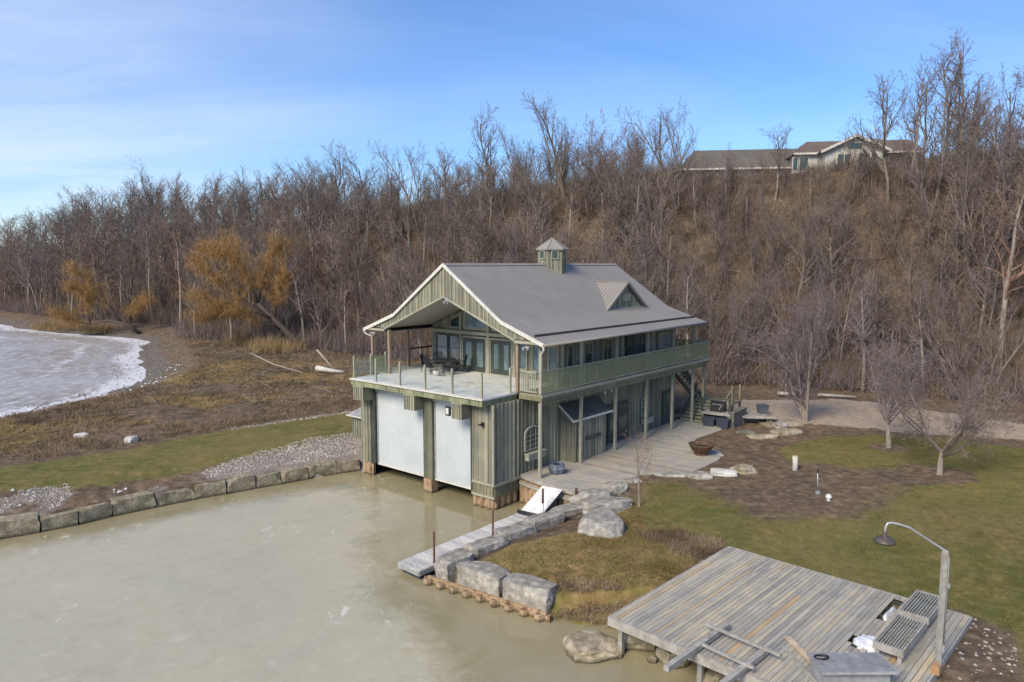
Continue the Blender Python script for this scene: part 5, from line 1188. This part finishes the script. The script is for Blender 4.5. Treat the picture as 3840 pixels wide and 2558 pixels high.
# local: x along e1, y = -across (e2 is -y)
m = MB(); random.seed(77); k = 54; LL = 7.4; WW = 7.75; cols = [(.35, .33, .28), (.39, .37, .315), (.32, .305, .27), (.42, .39, .32), (.37, .35, .30), (.30, .285, .255), (.44, .395, .30), (.38, .36, .305)]
for i in range(k):
    y0 = -WW * i / k; y1 = -(WW * (i + 1) / k - .012); xs = [0.]
    while xs[-1] < LL: xs.append(min(LL, xs[-1] + random.uniform(2.6, 7.5)))
    if LL - xs[-2] < .5: xs[-2:] = [LL]
    for a, b in zip(xs[:-1], xs[1:]):
        m.cur = random.choice(cols); zz = DT + random.uniform(-.003, .004)
        if random.random() < .07: m.cur = random.choice([(.46, .33, .20), (.42, .34, .23), (.50, .42, .30)])
        segs = [(a, b)]
        ym = -(y0 + y1) / 2
        if 5.78 < ym < 6.02: segs = [(a, min(b, 3.2)), (max(a, 4.1), min(b, 5.35)), (max(a, 7.15), b)]       # slot
        elif 5.65 < ym < 6.5: segs = [(a, min(b, 3.25 + random.uniform(-.2, .2))), (max(a, 4.15 + random.uniform(-.25, .25)), b)]
        for a_, b_ in segs:
            if b_ - a_ > .05: m.box(a_ + .004, b_ - .004, y1, y0, zz - .035, zz)
m.build('deck_boards', 'boards', wdk)
m = MB(); m.box(-.1, -.0, -WW, .04, DT - .26, DT + .01); m.box(-.0, LL, .0, .05, DT - .26, DT + .006); m.box(LL, LL + .05, -WW, .04, DT - .2, DT + .004); m.box(0, LL, -WW - .06, -WW - .0, DT - .26, DT + .004)
m.build('deck_rim', 'oldwood', wdk)
m = MB()
for x in np.arange(.4, LL, .6): m.box(x, x + .05, -WW + .05, -.05, DT - .24, DT - .045)
m.build('joist', 'darktrim', wdk)
for x, y in ((.35, -.15), (.35, -2.8), (.35, -5.4), (.35, -7.5), (3.8, -.2), (3.8, -7.5)):
    m = MB(); m.box(x - .07, x + .07, y - .07, y + .07, -2.4, DT - .245); m.build('deck_post', 'oldwood', wdk)
def wloc(X, Y): d = np.array([X, Y]) - WD0; return float(d @ e1), float(-(d @ e2))
# slatted platforms
def platform(c, L, W, z, h, rz, label):
    o = empty('slatted_platform', (*c, z), rz, label, 'platform', 'slatted platforms on the wooden deck')
    m = MB(); n = 9; w = (W - .1) / n
    for i in range(n): m.box(-L / 2 + .06, L / 2 - .06, -W / 2 + .05 + i * w + .02, -W / 2 + .05 + (i + 1) * w - .02, h - .04, h - .003)
    m.build('slat', 'slatwood', o)
    m = MB(); m.box(-L / 2, L / 2, -W / 2, -W / 2 + .05, h - .2, h); m.box(-L / 2, L / 2, W / 2 - .05, W / 2, h - .2, h); m.box(-L / 2, -L / 2 + .06, -W / 2 + .05, W / 2 - .05, h - .2, h); m.box(L / 2 - .06, L / 2, -W / 2 + .05, W / 2 - .05, h - .2, h)
    m.build('platform_frame', 'oldwood', o)
    m = MB()
    for sx in (-1, 1):
        for sy in (-1, 1): x = sx * (L / 2 - .1); y = sy * (W / 2 - .1); m.box(x - .05, x + .05, y - .05, y + .05, 0, h - .2)
    m.box(-L / 2 + .08, L / 2 - .08, -W / 2 + .06, -W / 2 + .09, .02, h - .21) ; m.build('leg', 'oldwood', o)
platform((12.28, 20.63), 1.85, .8, DT, .36, E1A, 'slatted wooden platform at the far end of the deck beside the lawn')
platform((10.68, 18.88), 2.15, .75, DT, .42, E1A, 'slatted wooden platform nearer the snow-filled hole in the deck')
# chest
ch = empty('storage_chest', (8.5, 17.1, DT), R(0), 'low grey wooden chest with a coil of rope on its lid', 'chest')
m = MB(); m.hexa([(-.82, -.3, 0), (.85, -.25, 0), (.82, .42, 0), (-.82, .48, 0), (-.82, -.3, .44), (.85, -.25, .44), (.82, .42, .44), (-.82, .48, .44)]); m.build('chest_body', 'boxgrey', ch)
m = MB(); 
for i in range(5): y = -.36 + i * .18; m.hexa([(-.9, y, .443), (.98, y + .02, .443), (.96 - .0, y + .19, .443), (-.9, y + .17, .443), (-.9, y, .5), (.98, y + .02, .5), (.96, y + .19, .5), (-.9, y + .17, .5)])
m.build('lid', 'boxgrey', ch); m = MB(); m.beam((.99, -.35, .475), (.93, .56, .475), .03, .06); m.beam((-.9, -.38, .475), (.99, -.36, .475), .03, .07); m.build('lid_edge', 'galv', ch)
m = MB(); pts = [(.17 * (1 + .12 * math.sin(t * 1.7)) * math.cos(t), .1 * (1 + .15 * math.cos(t * 2.3)) * math.sin(t), .018 + .004 * t * .5) for t in np.linspace(0, 6.28 * 3.2, 60)]
o = m.tube(pts, .012, 6); o = m.build('rope_coil', 'blackmetal', None, True, (7.85, 17.36, DT + .5)); tag(o, 'loose coil of dark rope lying on the grey chest', 'rope')
# loose timber
def timber(a, b, w, h, mat, label, name='loose_board', z=DT, cat='board', group='loose timber on the wooden deck'):
    m = MB(); m.beam((*a, z + h / 2 + .006), (*b, z + h / 2 + .006), w, h); o = m.build(name, mat); return tag(o, label, cat, group)
m = MB(); m.beam((7.72, 19.25, DT + .05), (8.05, 16.3, DT + .16), .17, .045); tag(m.build('loose_board', 'newwood'), 'fresh pale plank lying askew beside the grey chest', 'board', 'loose timber on the wooden deck')
timber((7.45, 18.8), (7.62, 16.8), .12, .03, 'oldwood', 'grey board half under the fresh pale plank')
m = MB(); m.beam((3.95, 17.5, DT + .14), (6.2, 19.75, DT + .14), .16, .14); tag(m.build('loose_beam', 'oldwood'), 'thick grey beam jutting over the water at the left of the loose frame', 'beam', 'loose timber on the wooden deck')
m = MB(); m.beam((5.0, 16.6, DT + .14), (6.85, 18.42, DT + .14), .16, .14); tag(m.build('loose_beam', 'oldwood'), 'thick grey beam at the right of the loose frame', 'beam', 'loose timber on the wooden deck')
m = MB(); m.beam((5.5, 19.65, DT + .245), (7.05, 17.95, DT + .245), .08, .06); tag(m.build('loose_rail', 'oldwood'), 'thin rail laid across the far ends of the two thick beams', 'board', 'loose timber on the wooden deck')
m = MB(); m.beam((5.15, 18.5, DT + .245), (6.15, 17.35, DT + .245), .08, .06); tag(m.build('loose_rail', 'oldwood'), 'thin rail laid across the middle of the two thick beams', 'board', 'loose timber on the wooden deck')
o = meshobj('snow_pile', rock_mesh('snow_pile', .75, .7, .5, 611, 'snow', .35, 4), None, (9.92, 19.0, DT - .16), .8); tag(o, 'white snow filling the broken hole in the deck boards', 'snow', kind='stuff')
o = meshobj('snow_pile', rock_mesh('snow_pile', .8, .16, .3, 612, 'snow', .35, 3), None, (11.45, 20.85, DT - .1), E1A); tag(o, 'narrow strip of snow in the slot between deck boards', 'snow', kind='stuff')
m = MB(); m.box(-.12, .12, -.1, .1, 0, .22); o = m.build('timber_block', 'orangewood', None, False, (10.9, 17.55, DT + .0)); o.rotation_euler.z = E1A; tag(o, 'raw orange timber block at the foot of the lamp post', 'block')
# lamp post
lp = empty('lamp_post', (11.12, 17.85, -.9), 0, 'tall gooseneck lamp post at the corner of the wooden deck', 'lamp post')
m = MB(); m.box(-.055, .055, -.055, .055, 0, 3.6); m.build('post', 'oldwood', lp)
m = MB(); m.tube([(.11, 0, .9), (.11, 0, 3.35), (.04, 0, 3.57), (-.27, 0, 3.76), (-.97, 0, 4.21), (-1.2, 0, 4.28), (-1.42, 0, 4.33), (-1.52, 0, 4.31), (-1.56, 0, 4.22), (-1.57, 0, 4.02)], .028, 8); m.build('gooseneck', 'galv', lp, True)
m = MB(); m.lathe([(.0, .1), (.05, .1), (.06, .0), (.17, -.04), (.26, -.12), (.27, -.16), (.24, -.13), (.02, -.03)], (-1.57, 0, 3.98), 24); o = m.build('lamp_shade', 'bronze', lp, True)
m = MB(); m.lathe([(0, 0), (.05, -.03), (.06, -.09), (0, -.14)], (-1.57, 0, 3.93), 12); m.build('bulb', 'whiteplastic', o, True)
m = MB(); m.tube([(.11, 0, .85), (.11, 0, 1.05)], .05, 8); m.box(.07, .16, -.05, .05, 2.6, 2.72); m.build('conduit_box', 'galv', lp)

# ------------------------------------------------------------------ garden and patio things
fb = empty('fire_bowl', (10.35, 38.6, PATIO), 0, 'rusted iron fire bowl on the curved end of the patio', 'fire bowl')
m = MB(); m.lathe([(0, .1), (.3, .1), (.5, .25), (.66, .5), (.70, .56), (.70, .6), (.64, .6), (.6, .5), (.42, .3), (0, .2)], (0, 0, 0), 28); m.build('bowl', 'ironbowl', fb, True)
m = MB(); m.lathe([(.36, 0), (.36, .1), (.3, .14)], (0, 0, 0), 20); m.build('base_ring', 'ironbowl', fb)
m = MB(); m.lathe([(0, .44), (.56, .42)], (0, 0, 0), 20); m.build('ash', 'soil', fb)
tb = empty('planter_tub', (2.22, 35.0, PATIO), R(20), 'faceted blue-grey planter tub beside the corner post', 'planter')
m = MB(); m.lathe([(0, 0), (.3, 0), (.45, .28), (.40, .50), (.32, .52), (.28, .46), (.28, .42)], (0, 0, 0), 6); m.build('pot', 'tub', tb); m = MB(); m.lathe([(0, .44), (.29, .44)], (0, 0, 0), 6); m.build('soil', 'soil', tb)
st = empty('log_stub', (14.4, 35.85, gz(14.4, 35.85)), 0, 'short pale upright log in the mulch bed', 'log'); m = MB(); m.tube([(0, 0, -.2), (.02, 0, .3), (0, .02, .72)], [.15, .13, .14], 12); m.build('log_body', 'birch', st, True); m = MB(); m.lathe([(0, 0), (.13, 0), (.135, .02), (0, .03)], (0, .02, .715), 12); m.build('cut_face', 'newwood', st)
tl = empty('spade', (13.95, 32.0, gz(13.95, 32)), 0, 'spade with a black grip stuck upright in the mulch', 'spade'); m = MB(); m.tube([(0, 0, .1), (-.05, 0, 1.0)], .022, 8); m.build('shaft', 'galv', tl, True); m = MB(); m.tube([(-.05, 0, .99), (-.06, 0, 1.2)], .035, 8); m.build('grip', 'blackmetal', tl, True); m = MB(); m.hexa([(-.09, -.012, -.15), (.09, -.012, -.15), (.09, .012, -.15), (-.09, .012, -.15), (-.1, -.012, .16), (.1, -.012, .16), (.1, .012, .16), (-.1, .012, .16)]); m.build('blade', 'galv', tl)
gl = empty('globe_light', (14.05, 31.1, gz(14.05, 31.1)), 0, 'small white globe lying in the mulch near the spade', 'lamp'); m = MB(); m.lathe([(.0, .0)] + [(.13 * math.sin(t), .13 - .13 * math.cos(t)) for t in np.linspace(.2, 3.0, 9)] + [(0, .26)], (0, 0, .04), 16); m.build('globe', 'whiteplastic', gl, True); m = MB(); m.lathe([(.07, -.05), (.07, .06), (.04, .07)], (0, 0, 0), 12); m.build('base', 'whiteplastic', gl)
# terrace group near the stair
tw = empty('terrace_wall', (14.65, 46.1, -.42), R(52), 'low stone garden wall beside the grill terrace', 'wall'); m = MB(); m.box(-1.1, 1.1, -.18, .18, -.2, .95); m.build('wall_body', 'stonewall', tw); m = MB(); m.box(-1.15, 1.15, -.22, .22, .952, 1.03); m.build('coping', 'stonewall', tw)
gt = empty('outdoor_counter', (13.4, 46.2, -.4), R(-35), 'low timber counter carrying the covered grill', 'counter'); m = MB(); m.box(-.95, .95, -.5, .5, .72, .86); m.build('counter_top', 'oldwood', gt)
for sx in (-1, 1): m = MB(); m.box(sx * .85 - .07, sx * .85 + .07, -.45, .45, 0, .718); m.build('leg', 'stonewall', gt)
m = MB(); m.box(-.95, -.85, -.5, -.4, .86, 1.75); m.box(.85, .95, -.5, -.4, .86, 1.75); m.box(-.95, .95, -.48, -.42, 1.75, 1.82); m.build('counter_frame', 'darktrim', gt)
gr = empty('covered_grill', (13.45, 46.35, .46), R(-35), 'black covered barbecue grill on the timber counter', 'grill'); m = MB(); m.box(-.45, .45, -.26, .26, 0, .4); m.build('grill_body', 'blackmetal', gr); m = MB(); m.prism_x([(-.27, .402), (.27, .402), (.2, .6), (.05, .68), (-.1, .66), (-.24, .55)], -.47, .47); o = m.build('lid', 'blackmetal', gr); m = MB(); m.tube([(-.3, -.31, .5), (.3, -.31, .5)], .018, 6); m.build('handle', 'galv', o)
for x, y, lab in ((12.75, 45.75, 'dark blue tub nearest the stair under the counter'), (13.5, 45.25, 'dark blue tub next to the stone wall under the counter')):
    o = empty('storage_tub', (x, y, PATIO - .05), R(-35), lab, 'tub', 'dark blue tubs under the grill counter'); m = MB(); m.hexa([(-.32, -.25, 0), (.32, -.25, 0), (.32, .25, 0), (-.32, .25, 0), (-.4, -.32, .55), (.4, -.32, .55), (.4, .32, .55), (-.4, .32, .55)]); m.build('tub_body', 'tubdark', o); m = MB(); m.box(-.43, .43, -.35, .35, .552, .6); m.build('lid', 'tubdark', o)
ts = empty('stone_table', (16.0, 46.9, -.4), R(-10), 'pale stone slab bench at the gravel edge', 'bench'); m = MB(); m.box(-1.3, 1.3, -.8, .8, .42, .56); m.build('slab', 'limestone', ts)
for sx in (-.9, .9): m = MB(); m.box(sx - .2, sx + .2, -.6, .6, -.1, .418); m.build('leg', 'stonewall', ts)
bn = empty('grey_bin', (16.65, 47.2, .16), R(10), 'slate grey bin standing on the stone slab', 'bin'); m = MB(); m.hexa([(-.27, -.24, 0), (.27, -.24, 0), (.27, .24, 0), (-.27, .24, 0), (-.31, -.28, .52), (.31, -.28, .52), (.31, .28, .52), (-.31, .28, .52)]); m.build('bin_body', 'bin', bn); m = MB(); m.box(-.33, .33, -.3, .3, .523, .58); m.build('lid', 'bin', bn)
# terrace slab edge
ep = empty('terrace_slab', (17.6, 46.4, -.42), R(8), 'low pale terrace slab between mulch and gravel road', 'slab'); m = MB(); m.box(-1.3, 1.2, -.7, .9, -.1, .14); m.build('slab', 'limewet', ep)
# little shed on the left bank
sh = empty('pump_shed', (-8.95, 43.6, gz(-9, 43.4) - .05), R(49.8), 'small green-grey shed with dark roof on the left side of the boathouse', 'shed')
m = MB(); siding(m, (-.6, -.55), (.7, -.55), 0, 1.45, NY, step=.22); siding(m, (-.6, .55), (-.6, -.55), 0, 1.45, NX, step=.22); siding(m, (.7, -.55), (.7, .55), 0, 1.45, X1, step=.22); siding(m, (-.6, .55), (.7, .55), 0, 1.45, Y1, step=.22); m.build('wall', 'tonewood', sh)
m = MB(); m.add([(-.85, -.8, 1.42), (.95, -.8, 1.42), (.95, .8, 1.42), (-.85, .8, 1.42), (.05, 0, 2.05)], [(0, 1, 4), (1, 2, 4), (2, 3, 4), (3, 0, 4), (3, 2, 1, 0)]); m.build('roof', 'boxgrey', sh)
m = MB(); 
for a, b in (((-.87, -.82), (.97, -.82)), ((.97, -.82), (.97, .82)), ((-.87, .82), (-.87, -.82))): m.beam((*a, 1.4), (*b, 1.4), .05, .08)
m.build('eave_trim', 'cream', sh)
# deck furniture on the boathouse terrace
def bhw(a, b, z): q = lw(a, b); return (q[0], q[1], z)
tbl = empty('patio_table', bhw(2.6, 9.3, DK), UA, 'black metal patio table in the middle of the porch', 'table')
m = MB(); m.lathe([(0, .72), (.7, .72), (.72, .74), (.7, .76), (0, .76)], (0, 0, 0), 28); m.build('tabletop', 'blackmetal', tbl, True)
for k in range(4): t = R(45 + 90 * k); m = MB(); m.tube([(.5 * math.cos(t), .5 * math.sin(t), 0), (.3 * math.cos(t), .3 * math.sin(t), .4), (.5 * math.cos(t), .5 * math.sin(t), .72)], .025, 6); m.build('leg', 'blackmetal', tbl)
def chair(loc, rz, label):
    o = empty('patio_chair', loc, rz, label, 'chair', 'black chairs around the porch table')
    m = MB(); m.box(-.25, .25, -.25, .25, .40, .45); m.build('seat', 'blackmetal', o)
    m = MB(); m.tube([(-.25, .24, .43), (-.27, .34, .95), (-.15, .37, 1.03), (.15, .37, 1.03), (.27, .34, .95), (.25, .24, .43)], .022, 6)
    for x in np.linspace(-.21, .21, 9): m.tube([(x, .25, .44), (x, .36, 1.0)], .018, 4)
    for z in (.6, .78, .9): m.tube([(-.26, .25 + (z - .43) * .19, z), (.26, .25 + (z - .43) * .19, z)], .01, 4)
    m.build('backrest', 'blackmetal', o)
    for sx in (-1, 1): m = MB(); m.tube([(sx * .26, -.22, .43), (sx * .28, -.2, .66), (sx * .27, .3, .68)], .02, 6); m.build('armrest', 'blackmetal', o)
    for sx in (-1, 1):
        for sy in (-1, 1): m = MB(); m.tube([(sx * .24, sy * .23, .4), (sx * .27, sy * .27, 0)], .018, 6); m.build('leg', 'blackmetal', o)
    return o
cl = ['black chair nearest the deck edge at the porch table', 'black chair at the right front of the porch table', 'black chair between the porch table and the patio doors', 'black chair with its back to the tall windows', 'black chair at the left back of the porch table', 'black chair at the left front of the porch table']
c0_ = None
for k in range(6):
    t = R(180 + 60 * k); loc = bhw(2.6 + 1.0 * math.cos(t), 9.3 + 1.0 * math.sin(t), DK); rz = UA + t - R(90)
    if c0_ is None: c0_ = chair(loc, rz, cl[0])
    else: dup(c0_, loc, rz, cl[k])
pp = empty('flower_pot', bhw(1.35, 8.6, DK), 0, 'small pale pot with dead stems in front of the porch table', 'flower pot'); m = MB(); m.lathe([(0, 0), (.14, 0), (.2, .3), (.17, .3), (.15, .26), (0, .26)], (0, 0, 0), 14); m.build('pot', 'birch', pp, True); m = MB()
random.seed(5)
for i in range(26): a = random.random() * 6.28; m.tube([(0, 0, .26), (.25 * math.cos(a) * random.random(), .25 * math.sin(a) * random.random(), .3 + random.random() * .35)], .008, 4)
m.build('dead_stems', 'bark', pp)

# ------------------------------------------------------------------ hilltop houses
def house(name, loc, rz, L, W, hw, hr, wall, roofm, label, gable_front=None, windows=()):
    o = empty(name, loc, rz, label, 'house')
    m = MB(); m.box(-L / 2, L / 2, -W / 2, W / 2, -2, hw); m.build('wall', wall, o)
    m = MB(); e = .5; m.add([(-L / 2 - e, -W / 2 - e, hw - .1), (L / 2 + e, -W / 2 - e, hw - .1), (L / 2 + e, W / 2 + e, hw - .1), (-L / 2 - e, W / 2 + e, hw - .1), (-L / 2 + W * .25, 0, hw + hr), (L / 2 - W * .0, 0, hw + hr)], [(0, 1, 5, 4), (2, 3, 4, 5), (3, 0, 4), (1, 2, 5), (3, 2, 1, 0)]); m.build('roof', roofm, o)
    m = MB(); m.box(-L / 2 - e - .03, L / 2 + e, -W / 2 - e - .08, -W / 2 - e, hw - .25, hw - .02); m.build('gutter', 'cream', o)
    if gable_front:
        g0, g1, gp, gh = gable_front; c = (g0 + g1) / 2; yf = -W / 2 - gp
        m = MB(); n = 5; P5 = [(g0, -2), (g1, -2), (g1, hw), (c, gh), (g0, hw)]
        m.add([(x, yf, z) for x, z in P5] + [(x, 0, z) for x, z in P5], [tuple(range(5)), tuple(range(5, 10))] + [(i, (i + 1) % 5, 5 + (i + 1) % 5, 5 + i) for i in range(5)]); m.build('gable_wall', wall, o)
        for sx, gx in ((-1, g0), (1, g1)):
            ex = gx + sx * .6; ez = hw - .6 * (gh - hw) / (c - g0); q = [(c, gh + .02), (ex, ez + .02), (ex, ez + .18), (c, gh + .2)]
            m = MB(); m.add([(x, yf - .6, z) for x, z in q] + [(x, .5, z) for x, z in q], [(0, 1, 2, 3), (4, 5, 6, 7)] + [(i, (i + 1) % 4, 4 + (i + 1) % 4, 4 + i) for i in range(4)]); r = m.build('gable_roof', roofm, o)
            m = MB(); q = [(c, gh - .12), (ex, ez - .12), (ex, ez + .2), (c, gh + .22)]; m.add([(x, yf - .66, z) for x, z in q] + [(x, yf - .6, z) for x, z in q], [(0, 1, 2, 3), (4, 5, 6, 7)] + [(i, (i + 1) % 4, 4 + (i + 1) % 4, 4 + i) for i in range(4)]); m.build('rake_board', 'cream', r)
    for (x, w, z0, z1, y) in windows:
        F = MB(); F.box(x - w / 2 - .12, x + w / 2 + .12, y - .06, y - .003, z0 - .12, z1 + .12); f = F.build('window', 'cream', o); G = MB(); G.box(x - w / 2, x + w / 2, y - .1, y - .063, z0, z1); G.build('pane', 'glass', f)
    return o
hx, hy = 43.1, 94.5; hz = 20.9
house('white_house', (hx, hy, hz), R(-8), 14.4, 8, 2.8, 2.0, 'housewhite', 'shingle', 'white hilltop house with brown roof and tall front gable', (-4.4, 2.4, 1.8, 4.4),
      [(-2.6, .6, .6, 2.3, -5.8), (-1.8, .6, .6, 2.3, -5.8), (.0, .9, .6, 2.4, -5.8), (1.3, .6, .6, 2.3, -5.8), (-1.0, 1.6, 2.9, 3.6, -5.8), (-6.4, .9, .7, 2.2, -4), (-7.4, .5, .7, 2.2, -4), (4.2, 1.2, .6, 2.2, -4), (6.4, 1.5, .4, 2.2, -4)])
house('brown_house', (31.6, 99, 19.8), R(-8), 18, 8, 2.6, 2.9, 'brickgrey', 'shinglegrey', 'long low brown-roofed house on the bluff left of the white one', None, [(-5, 1.2, .8, 2, -4), (-1, 1.2, .8, 2, -4), (3, 1.2, .8, 2, -4)])

# ------------------------------------------------------------------ sky, sun, camera
w = bpy.data.worlds.new('World'); sc.world = w; w.use_nodes = True; nt = w.node_tree; nt.nodes.clear()
SUN_EL, SUN_AZ = 38, 218           # azimuth clockwise from north (+Y): sun behind the camera's left shoulder
out = N(nt, 'ShaderNodeOutputWorld'); bg = N(nt, 'ShaderNodeBackground'); sky = N(nt, 'ShaderNodeTexSky'); sky.sky_type = 'NISHITA'
sky.sun_disc = False; sky.sun_elevation = R(SUN_EL); sky.sun_rotation = R(SUN_AZ); sky.air_density = 1.0; sky.dust_density = .25; sky.ozone_density = 3.2; sky.altitude = 50
tc = N(nt, 'ShaderNodeTexCoord'); sep = N(nt, 'ShaderNodeSeparateXYZ'); nt.links.new(tc.outputs['Generated'], sep.inputs[0])
# project view direction on a cloud plane
den = mth(nt, 'ADD', mth(nt, 'MAXIMUM', sep.outputs[2], 0.0), .12)
cx_ = mth(nt, 'DIVIDE', sep.outputs[0], den); cy_ = mth(nt, 'DIVIDE', sep.outputs[1], den)
cmb = N(nt, 'ShaderNodeCombineXYZ'); nt.links.new(cx_, cmb.inputs[0]); nt.links.new(cy_, cmb.inputs[1])
mp = N(nt, 'ShaderNodeMapping'); mp.inputs['Scale'].default_value = (.32, .75, 1); mp.inputs['Rotation'].default_value = (0, 0, R(-14)); mp.inputs['Location'].default_value = (1.3, .4, 0); nt.links.new(cmb.outputs[0], mp.inputs[0])
n1 = noisen(nt, mp.outputs[0], 1.1, 9, .55, .5); n2 = noisen(nt, mp.outputs[0], .45, 4, .5)
west = mth(nt, 'MULTIPLY', mth(nt, 'SUBTRACT', mth(nt, 'MULTIPLY', sep.outputs[0], -1.0), .12), 2.6, True)     # a bank of thin cloud in the west
cl_ = mth(nt, 'MULTIPLY', ramp(nt, n1, [(.36, (.0,) * 3), (.72, (1,) * 3)]), mth(nt, 'ADD', mth(nt, 'MULTIPLY', west, .55), .22), True)
cl_ = mth(nt, 'ADD', mth(nt, 'MULTIPLY', cl_, .8), .04, True)
hs = N(nt, 'ShaderNodeHueSaturation'); hs.inputs['Saturation'].default_value = 1.2; hs.inputs['Value'].default_value = 1.0; nt.links.new(sky.outputs[0], hs.inputs['Color'])
tint = mixc(nt, 1., hs.outputs[0], (.86, .93, 1.10), 'MULTIPLY')
csky = mixc(nt, cl_, tint, (5.6, 6.3, 7.9))
nt.links.new(csky, bg.inputs[0]); bg.inputs[1].default_value = .103; nt.links.new(bg.outputs[0], out.inputs[0])
sl = bpy.data.lights.new('sun', 'SUN'); sl.energy = 2.95; sl.angle = R(26); sl.color = (1, .875, .69); so = bpy.data.objects.new('sun', sl); col.objects.link(so)
az = R(SUN_AZ); el = R(SUN_EL); sdir = Vector((math.sin(az) * math.cos(el), math.cos(az) * math.cos(el), math.sin(el))); so.rotation_euler = (-sdir).to_track_quat('-Z', 'Y').to_euler()
cam = bpy.data.cameras.new('camera'); co = bpy.data.objects.new('camera', cam); col.objects.link(co); sc.camera = co
cam.sensor_width = 36; cam.lens = 36 * 2706 / 3840; cam.clip_end = 20000; cam.clip_start = .1
co.location = (0, 0, 10); co.rotation_euler = (R(90) - math.atan(288 / 2706), 0, 0)
sc.view_settings.view_transform = 'Standard'; sc.view_settings.look = 'None'; sc.view_settings.gamma = 1; sc.view_settings.exposure = 0.64
sc.cycles.max_bounces = 6; sc.cycles.transparent_max_bounces = 12; sc.cycles.use_denoising = True; sc.cycles.caustics_reflective = False; sc.cycles.caustics_refractive = False
